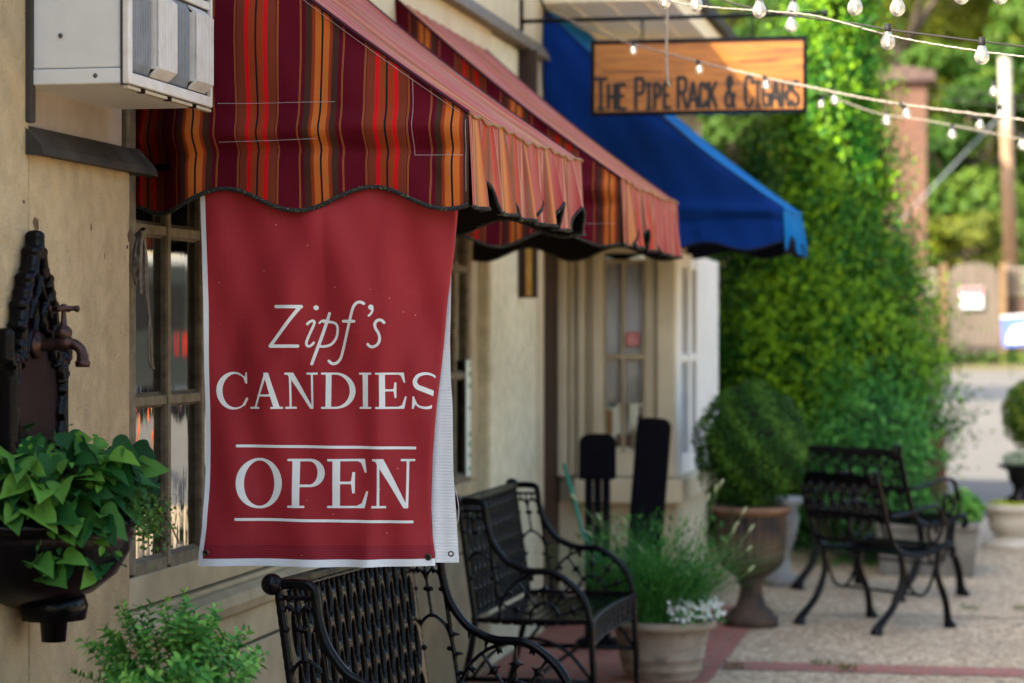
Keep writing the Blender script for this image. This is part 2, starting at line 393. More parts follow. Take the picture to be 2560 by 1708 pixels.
mb = MB(); mb.box(-8, -2.75, -6, 6.2, .003, 4); mb.box(-3.6, -3.5, 6.2, 11.3, .003, 3.1); mb.box(-3.5, -2.46, 6.2, 6.3, .003, 3.1); mb.box(-3.5, -2.46, 11.37, 11.45, .003, 3.1)
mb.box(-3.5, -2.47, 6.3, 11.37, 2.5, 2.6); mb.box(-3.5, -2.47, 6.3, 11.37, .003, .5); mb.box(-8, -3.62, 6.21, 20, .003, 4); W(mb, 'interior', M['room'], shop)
def window(root, Y0, nY, dy, zs, pane_low, pane_up, X=-2.366, dp=.024, wd=.026):
    fr = MB(); ys = [Y0 + i * dy for i in range(nY + 1)]
    for i, y in enumerate(ys):
        ww = wd if 0 < i < nY else .05
        fr.prism([(X - dp, y - ww / 2 - .004), (X - .008, y - ww / 2 - .004), (X, y - ww / 2), (X, y + ww / 2), (X - .008, y + ww / 2 + .004), (X - dp, y + ww / 2 + .004)], zs[0], zs[-1], 'z')
    for j, z in enumerate(zs):
        ww = wd if 0 < j < len(zs) - 1 else .05
        for i in range(nY):
            fr.prism([(X - dp, z - ww / 2 - .01), (X - .016, z - ww / 2 - .004), (X - .004, z - ww / 2), (X - .004, z + ww / 2), (X - .02, z + ww / 2 + .008), (X - dp, z + ww / 2 + .012)], ys[i] + .013, ys[i + 1] - .013)
    f = W(fr, 'window', M['timber_dark'], root, bev=.0015)
    for j in range(len(zs) - 1):
        for i in range(nY):
            p = MB().box(X - dp - .004, X - dp, ys[i], ys[i + 1], zs[j], zs[j + 1])
            p.build('pane', pane_low if j == 0 else pane_up, f)
    return f
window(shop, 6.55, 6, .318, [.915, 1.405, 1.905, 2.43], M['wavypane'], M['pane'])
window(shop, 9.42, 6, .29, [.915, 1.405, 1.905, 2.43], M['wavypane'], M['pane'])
# paper notice taped in the second window
y_, z_ = pl_x(1180, 900, -2.37)
pn = empty('paper_notice', 'tall narrow white paper notice with green print in the second window', 'notice', (-2.385, y_, .92))
mb = MB(); mb.box(-2.365, -2.362, y_ - .17, y_ + .10, .93, z_); W(mb, 'sheet', basic('paper', (.62, .66, .58), (.55, .58, .5), .8), pn)
mb = MB()
for k, (a, b) in enumerate([(.03, .05), (.10, .14), (.2, .24), (.40, .43), (.62, .66), (.70, .75), (.80, .84), (.92, .95)]):
    zz0, zz1 = z_ - (z_ - .93) * b, z_ - (z_ - .93) * a; mb.box(-2.3615, -2.361, y_ - .12, y_ + .05, zz0, zz1)
W(mb, 'print', basic('green_print', (.12, .36, .22), None, .8), pn)

# ------------------------------------------------------------------ second building with bay window
sh2 = empty('corner_building', 'cream building with the bay window and wide eave beyond the blue awning', 'building', (-2.3, 16, 0))
mb = MB(); mb.box(-6, -2.32, 12.75, 20.5, 0, 3.40); mb.box(-6, XW - .0, 12.61, 12.75, 0, 4.0); W(mb, 'wall', M['cream'], sh2)
mb = MB(); mb.box(-6, -1.60, 12.66, 19.0, 3.36, 3.47)
for k in range(3): mb.box(-2.15 + .2 * k, -2.14 + .2 * k, 12.66, 19.0, 3.354, 3.362)
W(mb, 'eave', basic('eave_paint', (.88, .78, .55), (.80, .70, .48), .6, 4), sh2)
mb = MB(); mb.prism([(-8, 3.48), (-1.55, 3.48), (-1.55, 3.54), (-8, 4.6)], 12.72, 20.7); W(mb, 'roof', M['slate'], sh2)
YB = 13.3; XB = -1.667
def bx_y(u): return pl_y(u, 900, YB)[0]
def bz(v, D=13.4): return CH - (v - HOR) / FPX * D
mb = MB()
mb.box(-2.31, bx_y(1372), 12.9, YB + .4, .003, 2.6)                              # dark door jamb
W(mb, 'door_jamb', M['brownwood'], sh2)
mb = MB()
for (u0, u1, dy, key) in ((1374, 1392, .06, 0), (1396, 1418, 0, 1), (1421, 1440, .05, 0), (1444, 1462, .02, 0), (1466, 1478, .06, 0), (1480, 1508, .03, 0), (1612, 1640, .05, 0), (1644, 1690, 0, 1)):
    mb.box(bx_y(u0), bx_y(u1), YB - .04 + dy, YB + .12, .805, 2.6)
W(mb, 'pilaster', M['cream'], sh2, bev=.008)
mb = MB(); mb.box(bx_y(1374), bx_y(1690) - .002, YB + .03, YB + .14, .003, .66); mb.box(bx_y(1372), XB - .002, YB + .0, YB + .14, 2.05, 2.6); mb.box(bx_y(1372), bx_y(1482), YB + .06, YB + .125, .66, 2.1)
mb.box(bx_y(1508), bx_y(1612), YB + .02, YB + .1, .805, bz(1130)); mb.box(XB - .1, XB - .012, YB + .14, 15.1, .003, .66); mb.box(XB - .1, XB - .012, YB + .14, 15.1, 2.06, 2.6)
W(mb, 'bay_wall', M['cream'], sh2, bev=.005)
mb = MB(); mb.box(bx_y(1440), bx_y(1712), YB - .10, YB + .1, .665, .80); mb.box(XB - .05, bx_y(1712), YB + .1, 15.2, .665, .80); W(mb, 'bay_ledge', M['cream'], sh2, bev=.01)
# bay side window
X0, X1 = bx_y(1508), bx_y(1612); xm = bx_y(1557); zb, zt = bz(1130), bz(648); zm = bz(892)
f = MB(); f.box(X0, X0 + .012, YB + .0, YB + .05, zb, zt); f.box(xm - .008, xm + .008, YB, YB + .05, zb, zt); f.box(X1 - .012, X1, YB, YB + .05, zb, zt)
f.box(X0 + .012, X1 - .012, YB + .004, YB + .048, zm - .014, zm + .014); f.box(X0 + .012, X1 - .012, YB + .004, YB + .048, zt - .02, zt)
f = W(f, 'window', M['timber'], sh2, bev=.003)
bayglass = glassmat('bay_glass', (1, 1, 1), .05, boost=.8)
for (a, b) in ((X0 + .01, xm), (xm, X1 - .01)):
    for (c, d) in ((zb, zm), (zm, zt)): MB().box(a, b, YB + .03, YB + .034, c, d).build('pane', bayglass, f)
mb = MB()
for k in range(9): 
    xa = X0 + .005 + k * (X1 - X0) / 9; mb.tube([(xa + .008, YB + .062 + .006 * (k % 2), bz(1010)), (xa + .008, YB + .062 + .006 * (k % 2), zt)], .0135, 8)
tag(mb.build('curtain', basic('net_curtain', (.82, .82, .80), (.66, .66, .64), .9), smooth=True), 'pale grey curtain hanging inside the bay window', 'curtain')
sx, sz = pl_y(1581, 848, YB); mb = MB(); mb.box(sx - .037, sx + .037, YB + .024, YB + .028, sz - .037, sz + .037)
st = tag(mb.build('window_sticker', basic('red_sticker', (.55, .10, .09), None, .6)), 'small square red sticker on the bay window pane', 'sticker')
mb = MB()
for q in range(3): mb.box(sx - .028, sx + .028, YB + .0225, YB + .0236, sz + .018 - .02 * q - .003, sz + .018 - .02 * q + .004)
mb.build('sticker_lettering', basic('sticker_print', (.75, .6, .58), None, .6), st)
goods = [(1518, 1085, 26, 60, (.55, .20, .03), 'orange packet', 'packet'), (1531, 1018, 20, 26, (.06, .42, .6), 'bright blue box', 'box'), (1562, 1085, 24, 90, (.72, .70, .6), 'white boxed card', 'card'),
         (1560, 1118, 40, 40, (.22, .10, .07), 'dark brown wooden box', 'box'), (1583, 1090, 16, 60, (.60, .52, .3), 'yellowish jar', 'jar'), (1601, 1110, 16, 110, (.10, .045, .03), 'tall dark brown bottle', 'bottle')]
for k, (u, v, wp, hp, c, lb, ct_) in enumerate(goods):
    xa, za = pl_y(u, v, YB + .14 + .035 * (k % 3)); s_ = 13.5 / FPX; hw = wp * s_ / 2
    mb = MB()
    if ct_ in ('jar', 'bottle'): mb.lathe([(.001, 0), (hw, 0), (hw, hp * s_ * .7), (hw * .45, hp * s_ * .82), (hw * .45, hp * s_), (.001, hp * s_)], 16, (xa, YB + .14 + .035 * (k % 3), zb + .004))
    else: mb.box(xa - hw, xa + hw, YB + .13 + .035 * (k % 3), YB + .155 + .035 * (k % 3), max(zb + .004, za), za + hp * s_ if ct_ != 'box' or k == 1 else za + hp * s_ * .8)
    tag(mb.build(ct_, basic('goods_%d' % k, c, None, .6), bev=.002), lb + ' on display behind the bay window', ct_)
# street face of the bay: white sash
f = MB(); D0, D1 = YB + .0, pl_x(1780, 900, XB)[0]
ya, yb2, yc = pl_x(1704, 900, XB)[0], pl_x(1724, 900, XB)[0], pl_x(1737, 900, XB)[0]
for (a, b) in ((YB - .0, YB + .17), (ya + .12, ya + .24), (yb2 + .12, D1 + .1)): f.box(XB - .05, XB + .03, a, b, .802, 2.06)
for (c, d) in ((.803, .92), (bz(905, 13.8), bz(885, 13.8)), (1.98, 2.058)): f.box(XB - .045, XB + .022, YB + .17, yb2 + .12, c, d)
f = W(f, 'window', M['whitewood'], sh2, bev=.006)
MB().box(XB - .02, XB - .016, YB + .17, yb2 + .12, .92, 2.0).build('pane', M['pane'], f)

# ------------------------------------------------------------------ awning fabric
def stripes(name, faded):
    t = NT(name); uv = t.n('TexCoord'); sp = t.n('SeparateXYZ'); t.l(uv.outputs['UV'], sp.inputs[0])
    fr = t.math('PINGPONG', sp.outputs[0], .5)
    K, MA, BR, DB, RU, OR, RE, TO = (.012, .01, .012), (.088, .003, .011), (.15, .030, .014), (.050, .021, .013), (.24, .035, .010), (.44, .118, .022), (.50, .006, .010), (.34, .12, .03)
    S = [(0, K), (.006, OR), (.054, RU), (.074, BR), (.080, DB), (.128, MA), (.158, TO), (.164, MA), (.166, TO), (.169, MA), (.33, TO), (.334, MA), (.336, TO), (.340, MA), (.350, BR), (.413, RE), (.442, RU), (.492, K)]
    c = t.ramp(t.math('MULTIPLY', fr, 1.0), S, 'CONSTANT')
    if faded:
        c2 = t.ramp(fr, [(0, (.40, .28, .15)), (.03, (.64, .38, .16)), (.07, (.46, .15, .07)), (.10, (.24, .14, .09)), (.13, (.38, .05, .06)), (.16, (.78, .60, .42)), (.175, (.46, .10, .11)), (.24, (.64, .27, .23)), (.325, (.42, .06, .08)), (.338, (.84, .68, .52)), (.355, (.36, .11, .08)), (.41, (.58, .04, .05)), (.45, (.44, .17, .09)), (.5, (.26, .15, .10))])
        c2 = t.mix(1.0, c2, (.88, .66, .58), 'MULTIPLY'); c = t.mix(faded, c, c2)
        c = t.mix(t.ramp(t.noise(3, 5, (1, 1, 1)), [(.4, (.0, .0, .0)), (.75, (.3, .3, .3))]), c, (.40, .26, .17))
    else:
        c = t.mix(.22, c, t.mix(1.0, c, t.ramp(t.noise(5, 6), [(.3, (.35, .35, .35)), (.7, (1, 1, 1))]), 'MULTIPLY'))
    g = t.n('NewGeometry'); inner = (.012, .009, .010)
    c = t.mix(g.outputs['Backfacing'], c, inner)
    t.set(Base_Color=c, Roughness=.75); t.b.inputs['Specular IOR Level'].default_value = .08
    h = t.math('ADD', t.noise(5, 5), t.math('MULTIPLY', t.noise(700, 2), .03)); t.bump(h, .35, .02); return t.m
def bluemat(name, c):
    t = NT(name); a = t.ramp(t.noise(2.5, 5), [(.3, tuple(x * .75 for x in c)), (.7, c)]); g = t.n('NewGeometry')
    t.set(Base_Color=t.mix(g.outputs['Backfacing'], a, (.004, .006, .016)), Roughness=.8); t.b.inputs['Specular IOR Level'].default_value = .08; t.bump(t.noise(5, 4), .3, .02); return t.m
M['stripe_worn'] = stripes('worn_striped_canvas', .66); M['stripe'] = stripes('striped_canvas', 0); M['stripe_faded'] = stripes('sun_faded_striped_canvas', .80)
t = NT('black_braid'); c = t.ramp(t.noise(160, 3), [(.60, (.010, .011, .014)), (.68, (.28, .26, .05))]); t.set(Base_Color=c, Roughness=.9); t.bump(t.noise(300, 2), .6, .003); M['braid'] = t.m
M['piping'] = basic('maroon_piping', (.05, .006, .016), None, .7); M['thread'] = basic('white_thread', (.55, .48, .5), None, .8)
PER = pl_y(1132, 500, 6.53)[0] - pl_y(805, 500, 6.53)[0]; UOR = pl_y(1132, 500, 6.53)[0]
def awning(name, label, Xw, Xf, Y0, Y1, zw, zf, zb, mats, trimm, pip, amp, per, group=None, sag=.03, seed=0, detail=True, lift=0):
    root = empty(name, label, 'awning', (Xw, (Y0 + Y1) / 2, zf), 0, group); rnd = random.Random(seed)
    ph = [rnd.uniform(0, 6) for _ in range(8)]
    def sagf(t): return -sag * math.sin(PI * t)
    def ztop(X): t = (X - Xw) / (Xf - Xw); return zw + (zf - zw) * t + sagf(t)
    def wob(Y): return .006 * math.sin(Y * 9 + ph[0]) + .004 * math.sin(Y * 23 + ph[1])
    def fr(Y): e = min(1, max(0, min(Y - Y0, Y1 - Y) / .05)); return e
    def top(u, v):
        X = Xw + (Xf - Xw) * v; Y = Y0 + (Y1 - Y0) * u
        return (X, Y, ztop(X) - .012 * math.sin(PI * u) * v + lift * u * (1 - .5 * v) + wob(Y) * v * .7 * fr(Y) + .004 * math.sin(Y * 40 + X * 6) * fr(Y))
    uvt = lambda u, v: ((Y0 + (Y1 - Y0) * u) / PER + .31, v)
    def prof_s(X):                                       # side scallops
        return zb + .012 + amp * math.cos(2 * PI * (X - XHI) / .43)
    XHI = -1.66 if Xf < -1.2 else -1.42
    def dispY(X, z):
        tt = (z - zb) / .25
        d = .016 * math.exp(-((z - (zb + .150 + .008 * math.sin(X * 9))) / .022) ** 2) - .024 * math.exp(-((z - (zb + .205 + .008 * math.sin(X * 7))) / .035) ** 2)
        d += .010 * math.exp(-((X + 1.47 + .25 * (z - zb)) / .02) ** 2) * math.exp(-((z - zb - .07) / .04) ** 2) - .008 * math.exp(-((X + 1.44) / .02) ** 2) * math.exp(-((z - zb - .09) / .05) ** 2)
        d += .018 * math.sin(X * 5 + z * 7 + ph[2]) * (1 - math.exp(-tt)) + .009 * math.sin(X * 13 - z * 11 + ph[3]) + .003 * math.sin(X * 31 + z * 17)
        e = min(1, (Xf - X) / .06 + .15); q = min(1, max(0, (-2.19 - X) / .2)) if Y0 < 7 else 0
        return d * max(0, e) + .16 * q * q * (3 - 2 * q)  # near awning: panel bent back at the wall to put shade there
    def side(Yc, sgn):
        def fn(u, v):
            X = Xw + (Xf - Xw) * u; zt_ = ztop(X) - (0 if v < 1 else .0); z0 = prof_s(X); z = z0 + (zt_ - z0) * v
            return (X, Yc + sgn * dispY(X, z) * min(1, (1 - v) * 12), z)
        return fn
    uvs = lambda u, v: ((Xw + (Xf - Xw) * u - UOR) / PER, v)
    o = MB().sheet(lambda u, v: top(1 - u, v), 90, 20, lambda u, v: uvt(1 - u, v)).build('canopy', mats[1], root, smooth=True); o.location = -Vector(root.location)
    W(MB().sheet(side(Y0, 1), 70, 40, uvs), 'side_panel', mats[0], root, smooth=True)
    W(MB().sheet(lambda u, v: side(Y1, 1)(1 - u, v), 50, 20, lambda u, v: uvs(1 - u, v)), 'side_panel', mats[0], root, smooth=True)
    def vbot(Y):
        q = (Y - Y0) / per + .28; s_ = abs(math.sin(PI * q)); return zb - .014 + .085 * max(0, 1 - s_ * 1.9) ** .9
    def val(u, v):
        Y = Y0 + (Y1 - Y0) * u; zt_ = top(u, 1)[2]; z = vbot(Y) + (zt_ - vbot(Y)) * v; k = (1 - v) ** .8 * fr(Y)
        d = (.019 * math.sin(Y * 41 + ph[4] + 2 * math.sin(Y * 5)) + .005 * math.sin(Y * 83 + ph[5]) + .014 * math.sin(Y * 15 + ph[6])) * k
        return (Xf + d + .012 * (1 - v), Y, z)
    W(MB().sheet(lambda u, v: val(u, v), 260, 16, lambda u, v: ((Y0 + (Y1 - Y0) * u) / PER + .31 + .02 * math.sin(u * 60), v)), 'valance', mats[-1], root, smooth=True)
    tr = MB(); n = 90
    for Yc, sg in ((Y0, 1), (Y1, 1)):
        P = [side(Yc, sg)(i / n, 0) for i in range(n + 1)]; tr.tube([(p[0], p[1] - .002, p[2]) for p in P], .0065, 6)
    P = [val(i / 260, 0) for i in range(261)]; tr.tube(P, .0055, 6); W(tr, 'edge_trim', trimm, root, smooth=True)
    pp = MB()
    for Yc in (Y0, Y1): W(MB().tube([(Xw + (Xf - Xw) * i / 30, Yc - .001, ztop(Xw + (Xf - Xw) * i / 30) + .001) for i in range(31)], .006, 6), 'piping', pip, root, smooth=True)
    pp = MB(); pp.tube([(Xf + .003, top(i / 60, 1)[1], top(i / 60, 1)[2] + .001) for i in range(61)], .005, 6); W(pp, 'front_seam', mats[1], root, smooth=True)
    fm = MB(); zz = zb + .13
    fm.tube([(Xw, Y0 + .22, zz), (Xw + .30, Y0 + .05, zz), (Xf - .02, Y0 + .05, zz), (Xf - .02, Y1 - .02, zz), (Xw, Y1 - .02, zz)], .011, 8)
    for Yc in (Y0 + .05, Y1 - .05): fm.tube([(Xw, Yc + (.20 if Yc < Y0 + .1 else 0), zw - .03), (Xf - .02, Yc, zz + .02)], .010, 8)
    W(fm, 'frame', M['iron'], root, smooth=True)
    if detail:
        th = MB()
        def dash(p, q):
            n_ = int(math.dist(p, q) / .0055)
            for k in range(n_):
                a = k / n_; b = (k + .6) / n_
                pa = [p[i] + (q[i] - p[i]) * a for i in range(2)]; pb = [p[i] + (q[i] - p[i]) * b for i in range(2)]
                P3 = []
                for X, z in (pa, pb):
                    zt_ = ztop(X); vv = (z - prof_s(X)) / (zt_ - prof_s(X)); P3.append((X, Y0 + dispY(X, z) * min(1, (1 - vv) * 12) - .0018, z))
                th.tube(P3, .0009, 4)
        q = lambda u, v: pl_y(u, v, Y0)
        if Y0 < 7:
            for a, b in (((548, 260), (843, 256)), ((548, 356), (800, 349)), ((1031, 197), (1034, 386)), ((1034, 387), (1160, 388)), ((1165, 300), (1166, 480))): dash(q(*a), q(*b))
            P = []
            for i in range(60): 
                X = Xw + (Xf - Xw) * (i / 60)
                if i % 1 == 0: pass
            dash_pts = [(Xw + (Xf - Xw) * i / 40, ztop(Xw + (Xf - Xw) * i / 40) - .016) for i in range(40)]
            for a, b in zip(dash_pts[:-1], dash_pts[1:]): dash(a, b)
        else:
            dash((Xf - .16, zb + .07), (Xf - .02, zb + .07)); dash((Xf - .16, zb + .07), (Xf - .16, zb + .27))
        W(th, 'stitching', M['thread'], root)
    return root
G = 'striped awnings over the shop windows'
ms = (M['stripe'], M['stripe_faded'], M['stripe_worn'])
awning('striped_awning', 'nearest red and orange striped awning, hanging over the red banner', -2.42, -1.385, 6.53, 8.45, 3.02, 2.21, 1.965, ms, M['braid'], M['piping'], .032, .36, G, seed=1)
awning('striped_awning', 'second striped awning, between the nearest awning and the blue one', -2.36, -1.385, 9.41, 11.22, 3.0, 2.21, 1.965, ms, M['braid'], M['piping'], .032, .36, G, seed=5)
bm = (bluemat('blue_canvas', (.002, .028, .17)), bluemat('paler_blue_canvas', (.004, .15, .42)))  # canopy and valance a paler blue than the side panels
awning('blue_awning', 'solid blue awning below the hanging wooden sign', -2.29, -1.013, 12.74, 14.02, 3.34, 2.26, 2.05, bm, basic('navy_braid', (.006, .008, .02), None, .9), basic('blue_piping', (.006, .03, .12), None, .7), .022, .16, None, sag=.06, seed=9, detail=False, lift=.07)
#PART3
# ------------------------------------------------------------------ the banner
YBN = 6.585; ZU = .6377                                     # banner plane, photo units of its close-up
def bxz(x, y, Y=YBN): return pl_y(480 + ZU * x, 440 + ZU * y, Y)
bl = bxz(22, 1530); br = bxz(1010, 1530); btop = bxz(35, -20)
ban = empty('hanging_banner', 'red vinyl shop banner lettered with candies and open, hanging under the nearest awning', 'banner', (bl[0] + .33, YBN, bl[1]))
def vinyl(name, red, rib):
    t = NT(name)
    if red:
        c = t.ramp(t.noise(2.2, 5), [(.3, (.24, .019, .026)), (.7, (.32, .027, .035))])
        c = t.mix(t.math('MULTIPLY', t.ramp(t.noise(9, 6, (1, 1, 2.5), rough=.7), [(.62, (0, 0, 0)), (.8, (1, 1, 1))]), .22), c, (.45, .09, .08))
        v = t.n('TexVoronoi'); v.inputs['Scale'].default_value = 22; t.l(t.co(), v.inputs['Vector'])
        c = t.mix(t.ramp(v.outputs['Distance'], [(.03, (.8, .8, .8)), (.05, (0, 0, 0))]), c, (.6, .35, .34))
        uv = t.n('TexCoord'); sp = t.n('SeparateXYZ'); t.l(uv.outputs['UV'], sp.inputs[0])
        e = t.math('MAXIMUM', t.math('LESS_THAN', sp.outputs[0], .0135), t.math('LESS_THAN', sp.outputs[1], .021))
        hm = t.math('MULTIPLY', t.math('LESS_THAN', sp.outputs[1], .060), t.math('ADD', .35, t.math('MULTIPLY', t.math('SINE', t.math('MULTIPLY', sp.outputs[1], 900)), .3)))
        c = t.mix(hm, c, (.11, .010, .03))
        c = t.mix(e, c, (.66, .71, .74))
    else:
        c = t.ramp(t.noise(6, 6), [(.3, (.60, .66, .69)), (.7, (.72, .78, .81))])
        c = t.mix(t.ramp(t.noise(14, 5, (1, 1, .3)), [(.6, (0, 0, 0)), (.75, (.25, .25, .25))]), c, (.40, .36, .30))
    t.set(Base_Color=c, Roughness=.50 if red else .7); t.b.inputs['Specular IOR Level'].default_value = .12
    w1 = t.n('TexWave', wave_type='BANDS', bands_direction='Z'); w1.inputs['Scale'].default_value = 55 if red else 36; t.l(t.co(), w1.inputs['Vector'])
    w2 = t.n('TexWave', wave_type='BANDS', bands_direction='X'); w2.inputs['Scale'].default_value = 60; t.l(t.co(), w2.inputs['Vector'])
    h = t.math('ADD', w1.outputs['Fac'], t.math('MULTIPLY', w2.outputs['Fac'], .8 if red else .15))
    t.bump(h, .16 if red else .8, .0008); return t.m
M['banner_red'] = vinyl('red_vinyl', True, 0); M['banner_white'] = vinyl('white_vinyl', False, 1)
FOLD = [(-40, 1034), (110, 1026), (300, 1008), (500, 982), (700, 962), (900, 943), (1100, 930), (1300, 924), (1420, 929), (1480, 938), (1535, 938)]
LEFT = [(-40, 32), (110, 40), (300, 47), (500, 52), (900, 52), (1200, 46), (1380, 38), (1470, 26), (1535, 22)]
def interp(T_, y): return float(np.interp(y, [a for a, b in T_], [b for a, b in T_]))
def wave(x, y):                                            # depth of the cloth, metres, in close-up units
    u = x / 1000; v = y / 1500
    d = .010 * math.sin(u * 3.1 + .3) * (1 - v * .5) + .006 * math.sin(v * 6 + u * 2.4)
    vv = abs(u - .53) - .45 * (v - .02)                    # hanging V folds from the top corners
    d += .013 * math.exp(-(vv / .09) ** 2) * math.exp(-((v - .28) / .28) ** 2)
    d += .010 * math.exp(-((u - .80 + .10 * v) / .05) ** 2) * (.4 + .6 * v) - .008 * math.exp(-((u - .16 - .1 * v) / .07) ** 2) * v
    d += .003 * math.sin(u * 19 + v * 5) * v + .002 * math.sin(u * 31 - v * 13)
    d *= 2.0
    d += .0022 * math.sin(v * 37 + u * 9) * math.exp(-((v - .9) / .08) ** 2) + .0015 * math.sin(u * 47 + v * 21) * math.exp(-((v - .45) / .2) ** 2)
    d += .004 * math.exp(-((u - .10) / .05) ** 2 - ((v - .93) / .05) ** 2)
    return d
def front(x, y):
    X, Z = bxz(x, y); return (X, YBN - wave(x, y), Z)
NF = 100; TOPY = -30
def fs(u, v):
    y = TOPY + (1530 - TOPY) * (1 - v); y += 14 * math.sin(min(1, u) * PI) * (1 - v) ** 30 * 0
    L = interp(LEFT, y); F_ = interp(FOLD, y); q = u * 1.10
    if y > 1440: y -= 6 * math.sin(u * 9) * (y - 1440) / 90 * .3
    if q <= 1: return front(L + (F_ - L) * q, y)
    p = front(F_, y); a = (q - 1) * 10 * 1.25 * PI; r = .010
    return (p[0] + r * math.sin(min(a, PI)) + (a - PI > 0) * -(a - PI) * r * 2, p[1] + r - r * math.cos(min(a, PI)), p[2])
def fuv(u, v):
    y = 1530 - (1530 - TOPY) * v; return (u * 1.1 * .655, (1530 - y) * 7.2e-4)
W(MB().sheet(fs, 110, 90, fuv), 'front_panel', M['banner_red'], ban, smooth=True)
def back(u, v):
    y = TOPY + (1512 - TOPY) * (1 - v); Rr = interp([(-40, 1022), (110, 1027), (350, 1016), (650, 1010), (800, 1014), (900, 1022), (1150, 1026), (1300, 1036), (1500, 1047)], y)
    L = 60; x = L + (Rr - L) * u; X, Z = bxz(x, y + 4 * math.sin(u * 8) * (1 - v), YBN + .03)
    return (X, YBN + .030 + .006 * math.sin(x * .012 + y * .004) + .004 * math.exp(-((x - 985) / 12) ** 2), Z)
W(MB().sheet(back, 60, 60), 'rear_panel', M['banner_white'], ban, smooth=True)
mb = MB(); xz = bxz(0, TOPY); xr = bxz(1050, TOPY)
mb.tube([(-2.33, YBN + .014, xz[1] + .005), (xr[0] + .03, YBN + .014, xr[1] + .005)], .009, 10); W(mb, 'rod', M['iron'], ban, smooth=True)

F = Field(80, 1000, 470, 1375, 2.3)
# script word
F.stroke([(345, 513), (441, 513)], 13).stroke([(438, 514), (318, 666)], 13).stroke([(318, 667), (421, 667)], 13)
F.stroke(crom([(459, 581), (468, 572), (480, 568), (484, 578), (470, 612), (455, 648), (455, 664), (464, 668), (474, 662), (481, 654)], 5), 9.5)
F.stroke([(492, 517), (492.5, 517)], 19)
F.stroke(crom([(503, 577), (512, 569), (524, 567), (534, 572)], 5), 8); F.stroke([(544, 540), (473, 737)], 12)
F.stroke(crom([(520, 572), (545, 573), (566, 578), (575, 595), (570, 630), (550, 658), (525, 668), (503, 668)], 6), 10)
F.stroke(crom([(684, 501), (672, 495), (658, 498), (644, 514), (632, 550), (614, 615), (596, 680), (584, 715), (568, 733), (550, 736), (537, 726)], 5), 11); F.stroke([(600, 570), (645, 570)], 11)
F.stroke([(710, 515), (710.5, 515)], 20); F.stroke(crom([(716, 512), (716, 527), (710, 540), (700, 550)], 4), [8] * 12 + [3])
F.stroke(crom([(760, 575), (750, 566), (736, 566), (725, 578), (727, 597), (739, 618), (743, 640), (734, 661), (716, 670), (703, 667), (696, 660)], 5), 11)
